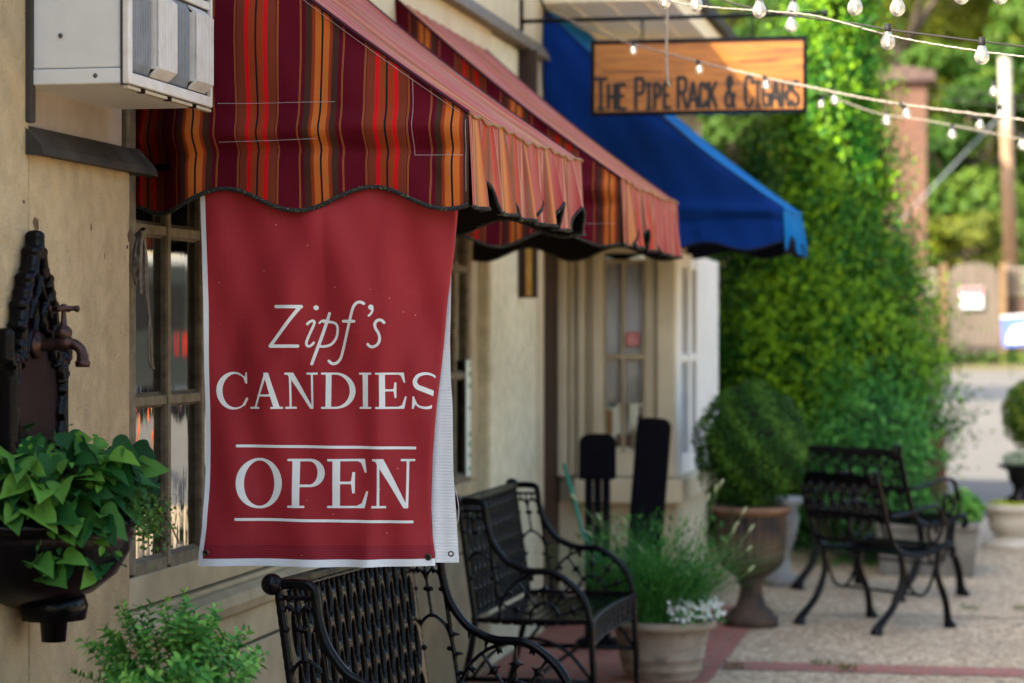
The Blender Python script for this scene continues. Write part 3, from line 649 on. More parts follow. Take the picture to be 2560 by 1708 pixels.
def LET(F, ch, x0, x1, yt, yb, th, tn, sf):
    """roman serif capitals; th thick stem, tn thin stem, sf serif thickness"""
    Wd, H = x1 - x0, yb - yt
    def P(pts): F.poly([(x0 + a, yt + b) for a, b in pts])
    def R_(a, b, c, d): P([(a, b), (c, b), (c, d), (a, d)])
    if ch in 'OQ': F.ring((x0 + x1) / 2, (yt + yb) / 2, Wd / 2, H / 2 * 1.03, (x0 + x1) / 2, Wd / 2 - th * 1.05, H / 2 * 1.03 - tn)
    elif ch == 'C':
        cx = x0 + Wd * .52; cut = x0 + Wd * .93
        F.ring(cx, (yt + yb) / 2, Wd * .52, H * .52, cx + th * .35, Wd * .52 - th * .68, H * .52 - tn, clip=lambda X, Y: np.maximum(x0 + Wd * .66 - X, np.minimum(np.abs(Y - (yt + yb) / 2) - H * .20, cut - X)))
        P([(Wd * .97, H * -.01), (Wd * .97, H * .30), (Wd * .90, H * .30), (Wd * .84, H * .14), (Wd * .90, H * .08), (Wd * .92, -.01 * H)])
        P([(Wd * .99, H * .72), (Wd * .93, H * .68), (Wd * .80, H * .88), (Wd * .86, H * .93)])
    elif ch == 'A':
        c = Wd * .5; P([(c, 0), (c + tn * 1.3, 0), (Wd * .20, H - sf / 2), (Wd * .20 - tn, H - sf / 2)]) ; P([(c - tn * .6, 0), (c + th * .65, 0), (Wd * .92, H - 1), (Wd * .92 - th * 1.05, H - 1)])
        R_(Wd * .26, H * .60, Wd * .72, H * .60 + tn); R_(0, H - sf, Wd * .30, H); R_(Wd * .64, H - sf, Wd, H)
    elif ch == 'N':
        R_(Wd * .12, 0, Wd * .12 + tn, H); R_(Wd * .86 - tn, 0, Wd * .86, H); P([(Wd * .04, 0), (Wd * .04 + th * 1.25, 0), (Wd * .86, H), (Wd * .86 - th * .6, H)])
        R_(0, 0, Wd * .2, sf); R_(Wd * .66, 0, Wd, sf); R_(0, H - sf, Wd * .34, H)
    elif ch in 'DPEI':
        sx = Wd * (.5 if ch == 'I' else 0) - th / 2 * (ch == 'I') + (0 if ch == 'I' else Wd * .13)
        R_(sx, 0, sx + th, H); w2 = Wd if ch == 'I' else sx + th + Wd * .14
        R_(0, H - sf, w2 if ch != 'E' else Wd * .9, H); R_(0, 0, w2 if ch != 'E' else Wd * .9, sf)
        if ch == 'D':
            cx = x0 + Wd * .42; k0 = x0 + sx + th * .5
            F.ring(cx, (yt + yb) / 2, Wd * .58, H * .5, cx - th * .1, Wd * .58 - th * .95, H * .5 - tn, clip=lambda X, Y: X - cx); R_(sx, 0, Wd * .43, tn); R_(sx, H - tn, Wd * .43, H)
        if ch == 'P':
            cx = x0 + Wd * .60; hb = H * .575
            F.ring(cx, yt + hb / 2, Wd * .40, hb / 2, cx - th * .1, Wd * .40 - th * .9, hb / 2 - tn, clip=lambda X, Y: X - cx); R_(sx, 0, Wd * .61, tn); R_(sx, hb - tn, Wd * .61, hb)
        if ch == 'E':
            R_(sx, H * .46, Wd * .62, H * .46 + tn); P([(Wd * .66, H * .27), (Wd * .66, H * .70), (Wd * .60, H * .70), (Wd * .57, H * .50), (Wd * .52, H * .48), (Wd * .57, H * .45), (Wd * .60, H * .27)])
            P([(Wd * .90, 0), (Wd * .95, H * .28), (Wd * .90, H * .28), (Wd * .80, H * .08), (Wd * .72, sf), (Wd * .72, 0)]); P([(Wd, H * .66), (Wd * .92, H), (Wd * .72, H), (Wd * .72, H - sf), (Wd * .84, H * .90), (Wd * .95, H * .65)])
    elif ch == 'S':
        c = crom([(.86, .24), (.76, .10), (.52, .03), (.26, .08), (.14, .24), (.22, .39), (.50, .49), (.78, .60), (.88, .77), (.76, .92), (.50, .975), (.24, .91), (.12, .74)], 6)
        n = len(c); ws = [tn * .9 + (th * .95 - tn) * max(0, math.sin(PI * i / (n - 1))) ** 2.2 for i in range(n)]
        F.stroke([(x0 + a * Wd, yt + b * H) for a, b in c], ws); P([(Wd * .88, 0), (Wd * .94, 0), (Wd * .94, H * .30), (Wd * .88, H * .30), (Wd * .82, H * .14)]); P([(Wd * .04, H), (Wd * .10, H), (Wd * .18, H * .84), (Wd * .12, H * .66), (Wd * .06, H * .66)])
for ch, a, b in (('C', 97, 222), ('A', 228, 358), ('N', 366, 495), ('D', 508, 642), ('I', 658, 708), ('E', 724, 842), ('S', 858, 975)): LET(F, ch, a, b, 771, 913, 22, 8, 8)
for ch, a, b in (('O', 172, 353), ('P', 375, 525), ('E', 535, 697), ('N', 712, 878)): LET(F, ch, a, b, 1109, 1301, 30, 10, 9)
F.poly([(172, 1053), (881, 1061), (881, 1072), (172, 1064)]); F.poly([(168, 1341), (874, 1349), (874, 1360), (168, 1352)])
fx = np.interp(F.Y, [a for a, b in FOLD], [b for a, b in FOLD]); F.F = np.minimum(F.F, fx - 1.5 - F.X)
M['lettering'] = basic('white_lettering', (.72, .76, .75), (.66, .70, .69), .55, 30)
def inkpt(x, y): p = front(x, y); return (p[0], p[1] - .0011, p[2])
W(ink(F, inkpt), 'lettering', M['lettering'], ban, smooth=True)
gm = basic('tarnished_brass', (.16, .12, .08), (.04, .03, .025), .4, 60, metal=.8)
for (x, y, dy) in ((55, 1478, -wave(55, 1478)), (926, 1494, -wave(926, 1494)), (1016, 1481, .03)):
    X, Z = bxz(x, y, YBN + dy); mb = MB()
    prof = [(.0045, .004), (.0045, -.003), (.0062, -.0042), (.0085, -.003), (.0102, 0), (.0102, .0012)]
    vs = MB().lathe(prof, 24); mb.add([(X + p[0], YBN + dy + p[2] - .0012, Z + p[1]) for p in vs.v], vs.f)
    g = W(mb, 'grommet', gm, ban, smooth=True)
    d_ = MB().lathe([(.0001, 0), (.0046, 0)], 16); W(MB().add([(X + p[0], YBN + dy - .0022, Z + p[1]) for p in d_.v], d_.f), 'grommet_hole', M['dark'], ban)
P = [bxz(x, y, YBN + .035) for x, y in ((1032, 1225), (1040, 1260), (1046, 1310), (1044, 1345), (1034, 1368))]
W(MB().tube(crom([(a, YBN + .035, b) for a, b in P], 5), .0012, 5), 'cord_end', M['thread'], ban, smooth=True)

# ------------------------------------------------------------------ window air conditioner
XA = -2.05; YA0 = 5.62; YA1 = 6.27; ZA = 2.212; ZT = 2.60
ac = empty('air_conditioner', 'white window air conditioner sticking out of the tan stucco wall', 'air conditioner', (XA, YA0, ZA))
acm_ = NT('beige_white_enamel'); c = acm_.ramp(acm_.noise(6, 5), [(.3, (.56, .575, .54)), (.7, (.64, .655, .62))])
c = acm_.mix(acm_.ramp(acm_.noise(7, 7, (1, 1, .35), rough=.75), [(.60, (0, 0, 0)), (.78, (.55, .55, .55))]), c, (.30, .25, .17))
acm_.set(Base_Color=c, Roughness=.42); acm = acm_.m; acp = basic('ivory_plastic', (.62, .60, .56), (.52, .49, .43), .5, 20)
acg = basic('grey_louvres', (.30, .32, .33), (.22, .235, .24), .5, 20)
mb = MB(); mb.box(-2.36, XA - .012, YA0, YA1, ZA + .04, ZT); W(mb, 'case', acm, ac, bev=.004)
mb = MB(); mb.box(-2.36, XA - .010, YA0 - .004, YA1 + .004, ZA, ZA + .0385); W(mb, 'base_pan', acm, ac, bev=.004)
mb = MB(); mb.box(XA - .010, XA - .002, YA0 - .006, YA1 + .006, ZA - .004, ZT); W(mb, 'grille_backing', basic('dark_fins', (.05, .055, .06), (.03, .03, .035), .6), ac)
g = MB()
g.box(XA - .004, XA + .012, YA0 - .008, YA0 + .022, ZA + .0, ZT); g.box(XA - .004, XA + .010, YA1 - .006, YA1 + .008, ZA, ZT); g.box(XA - .004, XA + .012, YA0 + .022, YA1 - .006, ZA, ZA + .028)
g.box(XA - .003, XA + .006, YA0 + .022, YA1 - .006, ZA + .262, ZA + .284)
W(g, 'grille_frame', acp, ac, bev=.003)
for r_ in range(2):
    z0 = ZA + .034 + r_ * .255; z1 = z0 + .222
    for pnl in range(4):
        ya = YA0 + .028 + pnl * .150; b = MB(); raised = pnl % 2 == 1
        for k in range(12):
            y = ya + k * .0118; o_ = .026 if raised else .010; tk = .0085 if raised else .0042
            pr = [(XA, z0), (XA + o_, z0 + .022), (XA + o_, z1 - .022), (XA, z1)]; inn = [(XA, z1 - .006), (XA + o_ - .005, z1 - .027), (XA + o_ - .005, z0 + .027), (XA, z0 + .006)]
            pl = pr + inn; b.prism(pl, y, y + tk, 'y') if False else None
            for (p, q, p2, q2) in ((pr[0], pr[1], inn[3], inn[2]), (pr[1], pr[2], inn[2], inn[1]), (pr[2], pr[3], inn[1], inn[0])): b.prism([p, q, q2, p2], y, y + tk, 'y')
        if raised: b.box(XA - .001, XA + .019, ya - .002, ya + 12 * .0118, z0 + .02, z1 - .02)
        W(b, 'louvre_panel', acp if raised else acg, ac)
b = MB().box(XA - .006, XA + .008, YA0 + .0, YA1, ZA - .012, ZA - .0045); W(b, 'lower_lip', basic('ochre_foam', (.42, .36, .24), None, .8), ac)
for k in range(3):
    b = MB().box(XA - .004, XA + .0095, YA0 + .09 + .2 * k, YA0 + .12 + .2 * k, ZA - .014, ZA - .003); W(b, 'clip', M['iron'], ac)
for (x, z) in ((XA - .075, ZA + .02), (XA - .165, ZA + .12)):
    b = MB().ball((0, 0, 0), .006, 10, 6); W(MB().add([(p[0] + x, p[1] * .5 + YA0 - .004, p[2] + z) for p in b.v], b.f), 'screw', basic('screw_steel', (.1, .1, .11), None, .4, metal=.7), ac, smooth=True)

# ------------------------------------------------------------------ wall fountain: back plate, tap, basin
YF = 5.62
fo = empty('wall_fountain', 'black and maroon cast iron wall fountain with brass tap and half round basin', 'fountain', (-2.3, YF, .88))
mar = basic('maroon_iron_paint', (.010, .002, .003), (.005, .001, .002), .5, 12, .2, 60)
def fpt(u, v): return pl_x(u, v, -2.29)
F = Field(-.42, .42, 0, .76, .0042)      # plate coordinates: y across (m), z up from 1.10
outl = [(-.20, 0), (.20, 0), (.20, .40), (.205, .43), (.15, .44), (.125, .47), (.13, .52), (.115, .57), (.09, .60), (.075, .635), (.04, .655), (.025, .70), (0, .715), (-.025, .70), (-.04, .655), (-.075, .635), (-.09, .60), (-.115, .57), (-.13, .52), (-.125, .47), (-.15, .44), (-.205, .43), (-.20, .40)]
F.poly([(a, b) for a, b in outl])
pl = cast(F, .030, .02, lambda a, b, h: (-2.285 + h, YF - .03 + a * .84, 1.10 + b)); W(pl, 'back_plate', mar, fo, smooth=True)
F = Field(-.25, .25, 0, .78, .0038)
ring_ = [(a * .96, b) for a, b in outl] ; F.stroke(ring_ + [ring_[0]], .024)
for a, b in outl[2:-1]:
    F.stroke([(a, b), (a * .85, b - .02)], [.034, .014]); F.stroke([(a, b), (a + .001, b)], .024)
for s_ in (-1, 1):
    for (P, w_) in (([(.11, .44), (.08, .50), (.04, .51), (.03, .55), (.05, .58)], .018), ([(.08, .54), (.05, .58), (.02, .60), (.0, .64)], .018), ([(.17, .30), (.19, .36), (.165, .41), (.185, .45)], .022), ([(.185, .06), (.165, .12), (.19, .18), (.17, .24), (.19, .3)], .022)):
        F.stroke(crom([(s_ * a, b) for a, b in P], 5), w_)
    for b in (.08, .15, .22, .29, .36): F.stroke([(s_ * .185, b), (s_ * .186, b)], .034)
F.stroke([(0, .69), (.001, .74)], .03); F.stroke([(-.222, .44), (-.222, .50)], .03); F.stroke([(.222, .44), (.222, .47)], .03)
W(cast(F, .05, .014, lambda a, b, h: (-2.272 + h, YF - .03 + a * .84, 1.10 + b)), 'crest_relief', M['iron'], fo, smooth=True)
brz = basic('aged_brass', (.085, .045, .035), (.035, .022, .022), .38, 40, .3, 90, metal=.75, bd=.002)
tx, tz = 0, CH - (862 - HOR) / FPX * dep(-2.25, 5.66); TY = 5.585
tap = MB(); r0 = (-2.27, TY, tz)
fl = MB().lathe([(.001, 0), (.034, 0), (.036, .006), (.028, .012), (.018, .016), (.016, .02)], 20); tap.add([(-2.268 + p[2], TY + p[0], tz + p[1]) for p in fl.v], fl.f)
tap.tube(crom([(-2.26, TY, tz), (-2.235, TY, tz + .001), (-2.21, TY, tz + .003), (-2.18, TY, tz + .004), (-2.165, TY, tz), (-2.150, TY, tz - .014), (-2.146, TY, tz - .035)], 4), [.016] * 9 + [.019] * 4 + [.013] * 12, 12)
tap.lathe([(.001, -.012), (.017, -.012), (.019, 0), (.015, .004), (.014, .02)], 16, (-2.146, TY, tz - .042))
W(tap, 'tap', brz, fo, smooth=True)
b = MB().lathe([(.014, 0), (.020, .010), (.021, .022), (.016, .03), (.008, .036), (.006, .065), (.006, .075)], 16, (-2.195, TY, tz + .012)); tp = W(b, 'tap_bonnet', brz, fo, smooth=True)
b = MB(); zc = tz + .088; b.tube([(-2.228, TY, zc), (-2.162, TY, zc + .001)], .0065, 10); b.tube([(-2.195, TY - .03, zc), (-2.195, TY + .03, zc)], .0065, 10)
for dx, dy in ((-.034, 0), (.034, 0), (0, -.031), (0, .031)): b.ball((-2.195 + dx, TY + dy, zc), .0085, 10, 6)
b.ball((-2.195, TY, zc + .002), .011, 10, 6); W(b, 'tap_handle', brz, fo, smooth=True)
bowl = MB(); zr = 1.135
pr = [(.001, -.20), (.06, -.198), (.11, -.185), (.17, -.165), (.225, -.12), (.255, -.065), (.262, -.02), (.262, -.005), (.285, .0), (.290, .012), (.283, .022), (.262, .024), (.250, .010), (.235, -.03), (.001, -.05)]
bowl.lathe(pr, 36, (-2.30, YF - .05, zr), sx=1.04, sy=1.02, a0=-PI / 2, a1=PI / 2); bowl.lathe([(.001, -.285), (.030, -.284), (.034, -.232), (.078, -.230), (.084, -.195), (.075, -.170), (.001, -.168)], 24, (-2.215, YF - .05, zr))
W(bowl, 'basin', M['iron'], fo, smooth=True)
# plants in the basin
def leafshape(mb, c, d, nrm, L, kind=0, cup=.15):
    """one broad leaf: heart/ivy outline with midrib fold"""
    d = Vector(d).normalized(); nrm = Vector(nrm); nrm = (nrm - d * nrm.dot(d)).normalized(); s = nrm.cross(d)
    half = [(0, 0), (-.10, .20), (-.02, .40), (.18, .47), (.38, .36), (.60, .30), (.80, .14), (1, 0)] if kind == 0 else [(0, 0), (.15, .16), (.35, .25), (.6, .24), (.82, .14), (1, 0)]
    half = [half[0]] + [(a, max(b, 0)) for a, b in crom(half, 2)[1:-1]] + [half[-1]]
    n = len(half); mid = [(half[0][0] + (1 - half[0][0]) * i / (n - 1)) for i in range(n)]
    vs = []; c = Vector(c)
    def P(a, b): return c + d * (a * L) + s * (b * L) + nrm * (L * (cup * abs(b) * 1.6 - .28 * a * a))
    for i in range(n): vs.append(P(mid[i], 0))
    for sg in (1, -1):
        for a, b in half[1:-1]: vs.append(P(a, b * sg))
    fs = []; m = n - 2
    for k, sg in enumerate((1, -1)):
        o_ = n + k * m
        fs.append((0, 1, o_) if sg > 0 else (0, o_, 1))
        for i in range(m - 1): f = (i + 1, i + 2, o_ + i + 1, o_ + i); fs.append(f if sg > 0 else f[::-1])
        f = (n - 2, n - 1, o_ + m - 1); fs.append(f if sg > 0 else f[::-1])
    mb.add(vs, fs); mb.rnd = (mb.rnd or []) + [random.random()] * len(fs); return mb
def buildleaf(mb, name, mat, root, W_=True):
    o = W(mb, name, mat, root, smooth=True, sub=1 if len(mb.f) < 9000 and 'ivy' in root.name else 0) if W_ else mb.build(name, mat, root, smooth=True)
    a = o.data.attributes.new('rnd', 'FLOAT', 'FACE')
    r = mb.rnd[:len(o.data.polygons)]; r += [.5] * (len(o.data.polygons) - len(r)); a.data.foreach_set('value', r); return o
ivm = leafmat('ivy_leaf', (.005, .032, .010), (.020, .095, .020), (.13, .30, .04), .2, .35)
iv = empty('ivy_plant', 'leafy green ivy with broad leaves filling the wall fountain basin', 'ivy', (-2.15, YF - .05, zr))
mb = MB(); stm = MB()
for k in range(460):
    a = random.uniform(-PI / 2, PI / 2); r = .29 * math.sqrt(random.random()); hgt = random.uniform(.0, .20) * (1 - (r / .33) ** 2 * .62) + .035
    if random.random() < .09: hgt = random.uniform(-.10, .03); r = random.uniform(.28, .31); a = random.uniform(-1.1, -.35)
    c = Vector((-2.29 + r * math.cos(a), YF - .05 + r * math.sin(a), zr + hgt + random.uniform(-.01, .02)))
    out = Vector((math.cos(a) + random.uniform(-.8, .8), math.sin(a) - .3 + random.uniform(-.8, .8), -.35 + random.uniform(-.5, .7)))
    L = random.choice((.022, .03, .04, .055, .07, .085)) * random.uniform(.8, 1.1)
    if a > .5: L = min(L, .034)
    leafshape(mb, c, out, Vector((math.cos(a) * .5, -.7, .9)) + Vector([random.uniform(-.7, .7) for _ in range(3)]), L, 0 if L > .035 else 1, random.uniform(.10, .45))
    if k % 4 == 0: stm.tube([(-2.24, YF - .05, zr - .02), tuple(c * .5 + Vector((-2.24, YF - .05, zr + .06)) * .5), tuple(c)], .0016, 5)
buildleaf(mb, 'foliage', ivm, iv); W(stm, 'stem', basic('green_stem', (.06, .10, .03), None, .7), iv, smooth=True)
cp = empty('creeping_plant', 'tiny leaved creeper spilling over the right rim of the fountain basin', 'plant', (-2.1, YF + .15, zr))
n = 3800; C = []; 
for k in range(n):
    t_ = random.random(); a = random.uniform(-.2, 1.35); r = random.uniform(.12, .31) + .16 * max(0, t_ - .7)
    C.append((-2.28 + r * math.cos(a), YF - .03 + r * math.sin(a) * 1.05, zr + .10 * (1 - (r / .36) ** 2) + random.gauss(.016, .026) - (.07 * random.random() if r > .29 else 0)))
leaves(C, np.random.normal(size=(n, 3)) + np.array([.4, -.8, .7]), np.random.uniform(.008, .017, n), np.random.rand(n), 'foliage', leafmat('creeper_leaf', (.03, .06, .02), (.06, .14, .03), (.14, .24, .04), .25), cp, asp=.8).location = -Vector(cp.location)
mb = MB()
for k in range(9):
    a = random.uniform(0, 1.3); b0 = Vector((-2.28 + .26 * math.cos(a), YF - .03 + .26 * math.sin(a), zr + .03))
    mb.tube(crom([b0, b0 + Vector((.05, .02, .0)), b0 + Vector((.09, .05, -.05 - .04 * random.random()))], 4), .0009, 4)
W(mb, 'stem', basic('red_stem', (.12, .05, .03), None, .7), cp)
# coil of cord on the window
hk = empty('cord_coil', 'coil of old grey cord hooked over the first window frame', 'cord', (-2.34, 6.5, 1.9))
cm = basic('grey_cord', (.22, .18, .13), (.11, .09, .07), .9, 80, .6, 300); mb = MB()
XR = -2.325
def rp(u, v, dx=0): y, z = pl_x(u, v, XR + dx); return (XR + dx, y, z)
for k in range(7):
    o_ = k * 3.2; mb.tube(crom([rp(352 + o_ * .4, 576, .01 * (k % 3)), rp(338 + o_, 615, .006 * (k % 2)), rp(333 + o_ * .9, 660, .004 * k), rp(335 + o_ * .8, 690 + 6 * (k % 3), 0), rp(341 + o_ * .7, 712, .003 * k), rp(348 + o_ * .5, 690, 0), rp(352 + o_ * .5, 630, .004), rp(357, 580, .006)], 5), .0042, 6)
mb.tube(crom([rp(358, 575, .02), rp(352, 620, .02), rp(350, 690, .02), rp(352, 735, .02)], 5), .0055, 7)
for s_ in (0, 1): mb.tube(crom([rp(360, 578, .015), rp(364 + 3 * s_, 650, .015), rp(364 + 5 * s_, 720, .02), rp(372 + 2 * s_, 790, .02), rp(372 + 6 * s_, 850, .02), rp(374 + 6 * s_, 905, .02), rp(384, 922, .02)], 6), .0036, 6)
W(mb, 'cord', cm, hk, smooth=True)
W(MB().tube([rp(340, 588, -.03), rp(352, 576, .0), rp(360, 572, .03)], .005, 6), 'hook', M['iron'], hk, smooth=True)

# ------------------------------------------------------------------ gothic cast iron benches
BL = 1.10
def make_bench(label, loc, rz):
    root = empty('cast_iron_bench', label, 'bench', loc, rz, 'cast iron benches along the shop front')
    def bk(z): return .145 * (1 - (z / .915)) if z < .45 else .067 * (.915 - z) / .465 + 0
    F = Field(0, BL, .455, .915, .0045)                       # ogee lattice of the back
    F.F[:] = .02; F.F = np.minimum(F.F, np.minimum(F.X, BL - F.X) + .0); F.F = np.minimum(F.F, np.minimum(F.Y - .455, .915 - F.Y) + .001)
    nc = 13; cw = (BL - .03) / nc; hh = .150
    for i in range(2 * nc - 1):
        for j in range(-1, 9):
            if (i + j) % 2: continue
            cx_ = .015 + cw * (i + 1) / 2; cz_ = .93 - hh / 2 * j; a_, b_ = .0200, hh * .385
            f_ = (1 - np.hypot((F.X - cx_) / a_, (F.Y - cz_) / b_)) * a_; F.F = np.minimum(F.F, -f_)
    for z in (.46, .905): F.stroke([(0, z), (BL, z)], .014)
    F.stroke([(.01, .455), (.01, .915)], .02); F.stroke([(BL - .01, .455), (BL - .01, .915)], .02)
    o = cast(F, .023, .0055, lambda y, z, h: (bk(z) + h, y - BL / 2, z)).build('backrest', M['iron'], root, smooth=True)
    mb = MB(); mb.box(-.020, .018, -BL / 2, BL / 2, .912, .932); mb.build('top_rail', basic('mossy_iron', (.07, .07, .035), (.006, .006, .005), .6, 22, .5, 60), root, bev=.004)
    for s_ in (-1, 1): MB().ball((-.012, s_ * (BL / 2 + .012), .922), .030, 16, 10).build('finial', M['iron'], root, smooth=True)
    # seat slats
    def front_x(y): q = y / (BL / 2); return .545 - .030 * (1 - q * q)
    seat = MB()
    for k in range(10):
        t0 = (k + .12) / 10; t1 = (k + .88) / 10; n = 16
        def fn(u, v, t0=t0, t1=t1, z=.0): 
            y = -BL / 2 + .012 + (BL - .024) * u; x0 = .075; X = x0 + (front_x(y) - x0) * (t0 + (t1 - t0) * v); return (X, y, .445 - .012 * math.sin(PI * (X / .55)) + z)
        seat.sheet(fn, n, 1); seat.sheet(lambda u, v: fn(1 - u, v, z=-.008), n, 1); seat.sheet(lambda u, v: fn(u, 0, z=-.008 * (1 - v)), n, 1); seat.sheet(lambda u, v: fn(1 - u, 1, z=-.008 * (1 - v)), n, 1)
    seat.build('seat', M['iron'], root)
    F = Field(0, BL, .335, .445, .0045)
    for z in (.341, .440): F.stroke([(0, z), (BL, z)], .013)
    na = 12
    for i in range(na):
        a = BL / na; x = (i + .5) * a
        F.stroke([(i * a, .34), (i * a, .44)], .009)
        F.stroke(crom([(x - a * .42, .345), (x - a * .36, .385), (x, .428), (x + a * .36, .385), (x + a * .42, .345)], 5), .008)
        for dx, dz in ((0, .385), (-.018, .362), (.018, .362)): F.stroke([(x + dx, dz), (x + dx + .0005, dz)], .016)
    cast(F, .018, .006, lambda y, z, h: (front_x(y - BL / 2) + h, y - BL / 2, z)).build('apron', basic('worn_iron', (.012, .012, .013), (.003, .003, .004), .35, 25, .4, 60), root, smooth=True)
    # side frames
    curve = crom([(-.005, .918), (.06, .92), (.099, .912), (.109, .885), (.116, .833), (.14, .758), (.192, .688), (.245, .657), (.291, .643), (.340, .642), (.378, .639), (.42, .622), (.454, .598), (.492, .560), (.518, .519), (.533, .48), (.540, .44)], 6)
    F = Field(-.03, .60, .33, .95, .0042)
    F.stroke(curve, .021)
    for P, w_ in (([(0, .915), (.067, .45)], .024), ([(.116, .84), (.178, .45)], .015), ([(.06, .885), (.11, .885)], .010), ([(.0, .885), (.11, .885)], .012)): F.stroke(P, w_)
    def bx_(t, z): L_ = .067 * (.915 - z) / .465; R2 = .108 + .07 * (.86 - z) / .41; return (L_ + (R2 - L_) * t, z)
    for t_ in (.25, .5, .75): F.stroke([bx_(t_, .89), bx_(t_, .85)], .007)
    for t0 in (0, .5):
        F.stroke(crom([bx_(t0, .825), bx_(t0 + .08, .848), bx_(t0 + .25, .862), bx_(t0 + .42, .848), bx_(t0 + .5, .825)], 4), .009)
    F.stroke([bx_(.5, .86), bx_(.5, .715)], .010)
    F.stroke(crom([bx_(0, .64), bx_(.12, .69), bx_(.5, .718), bx_(.88, .69), bx_(1, .64)], 5), .011)
    for t_, z in ((.08, .80), (.42, .80), (.58, .80), (.92, .80), (.12, .615), (.88, .615)): F.stroke([bx_(t_, z), bx_(t_ + .02, z)], .016)
    for z in (.66, .60, .54): F.stroke([(.150 + (.66 - z) * .18, z), (.172 + (.66 - z) * .18, z)], [.014, .005])
    for x, z in ((.205, .672), (.26, .642)): F.stroke([(x, z), (x - .004, z - .022)], [.013, .005])
    cx, cz, r0, r1 = .355, .452, .188, .058
    F.stroke([(cx + r0 * math.cos(a), cz + r0 * math.sin(a)) for a in [PI * k / 40 for k in range(41)]], .012)
    F.stroke([(cx + r1 * math.cos(a), cz + r1 * math.sin(a) + .01) for a in [PI * k / 20 - .4 for k in range(25)]], .012)
    for k in range(5):
        a = PI * (k + .5) / 5; ca, sa = math.cos(a), math.sin(a)
        F.stroke([(cx + r1 * ca, cz + r1 * sa), (cx + r0 * ca, cz + r0 * sa)], .010)
        c0 = (cx + .122 * ca, cz + .122 * sa); F.stroke([c0, (c0[0] + .001, c0[1])], .028)
        for s_ in (-1, 1):
            F.stroke([c0, (c0[0] - s_ * sa * .026, c0[1] + s_ * ca * .026)], [.014, .004])
            e = (cx + r0 * math.cos(a + s_ * .315) * .98, cz + r0 * math.sin(a + s_ * .315) * .98); F.stroke([e, (e[0] - ca * .02, e[1] - sa * .024)], [.018, .006])
        F.stroke([(cx + r1 * ca, cz + r1 * sa + .01), (cx + r1 * ca * .72, cz + r1 * sa * .72 + .01)], [.014, .004])
    F.stroke([(.06, .445), (.545, .445)], .020); F.stroke([(.545, .45), (.545, .34)], .02)
    fm = cast(F, .022, .0085, lambda x, z, h: (x, h, z)); tb = MB().tube([(a, 0, b + .004) for a, b in curve], .0135, 10); fm.add(tb.v, tb.f)
    s1 = fm.build('side_frame', M['iron'], root, smooth=True); s1.location = (0, -BL / 2, 0)
    s2 = s1.copy(); COL.objects.link(s2); s2.parent = root; s2.location = (0, BL / 2, 0)
    for s_ in (-1, 1):
        y = s_ * BL / 2
        MB().tube(crom([(.545, y, .44), (.548, y, .33), (.556, y, .20), (.556, y, .08), (.566, y, .0)], 5), [.014] * 14 + [.012] * 5 + [.016, .02], 8).build('leg', M['iron'], root, smooth=True)
        MB().tube(crom([(.070, y, .45), (.050, y, .32), (.010, y, .15), (-.03, y, .0)], 5), .014, 8).build('leg', M['iron'], root, smooth=True)
        MB().tube([(.03, y, .205), (.556, y, .205)], .011, 8).build('stretcher', M['iron'], root, smooth=True)
        b = MB(); b.tube(crom([(.06, y, .215), (.16, y, .33), (.30, y, .375), (.44, y, .33), (.545, y, .215)], 5), .008, 6); b.build('brace', M['iron'], root, smooth=True)
    MB().tube([(.30, -BL / 2, .205), (.30, BL / 2, .205)], .010, 8).build('cross_rail', M['iron'], root, smooth=True)
    return root
b1 = make_bench('nearer black cast iron bench, its back rising right below the red banner', (-1.818, 6.86, 0), R(-5.2))
b2 = copy_tree(b1); b2['label'] = 'farther black cast iron bench with its arm beside the big stoneware pot'
b2.location = (-2.062, 10.11, 0); b2.rotation_euler = (0, 0, R(-.8))
#PART4
# ------------------------------------------------------------------ potted plants near the wall
def shoots(root, c, rx, rz, n, L, name, mat, seed, zmin=-.4, leafn=12, gap=.0095, jag=.28):
    rr = random.Random(seed); mb = MB(); st = MB()
    for k in range(n):
        z = rr.uniform(zmin, 1); a = rr.uniform(0, 2 * PI); q = math.sqrt(max(0, 1 - z * z)); d = Vector((q * math.cos(a), q * math.sin(a), z))
        d2 = (d + Vector((rr.uniform(-.35, .35), rr.uniform(-.35, .35), rr.uniform(0, .6)))).normalized()
        tip = Vector((c[0] + d.x * rx, c[1] + d.y * rx, c[2] + d.z * rz)) + d2 * rx * rr.uniform(-jag, jag * .9) * (1 if rr.random() > .12 else 1.7)
        st.tube([tip - d2 * leafn * gap, tip], [.0014, .0008], 4); s_ = d2.orthogonal().normalized(); u_ = d2.cross(s_)
        for i in range(leafn):
            p = tip - d2 * (i * gap)
            for sg in (0, PI):
                an = (i % 2) * PI / 2 + sg + rr.uniform(-.3, .3); o_ = s_ * math.cos(an) + u_ * math.sin(an)
                leafshape(mb, p, (o_ + d2 * (.55 + .9 * (i == 0))), d2 + Vector((0, 0, .3)), L * rr.uniform(.75, 1.15) * (.7 if i == 0 else 1), 1, .1)
    # tone: tips light
    buildleaf(mb, name, mat, root); W(st, 'stem', basic('twig_green', (.08, .12, .03), None, .7), root)
bxm = leafmat('boxwood_leaf', (.02, .11, .02), (.08, .27, .05), (.26, .52, .10), .3, .38)
bc = at(430, 1775, 5.55)
bx = empty('boxwood_shrub', 'bright green small leaved shrub at the bottom left below the fountain', 'shrub', (bc.x, bc.y, .45))
shoots(bx, (bc.x, bc.y, bc.z + .02), .195, .225, 210, .0255, 'foliage', bxm, 3, leafn=9)
pt = empty('plant_pot', 'terracotta pot under the small leaved shrub at the bottom left', 'pot', (bc.x, bc.y, 0))
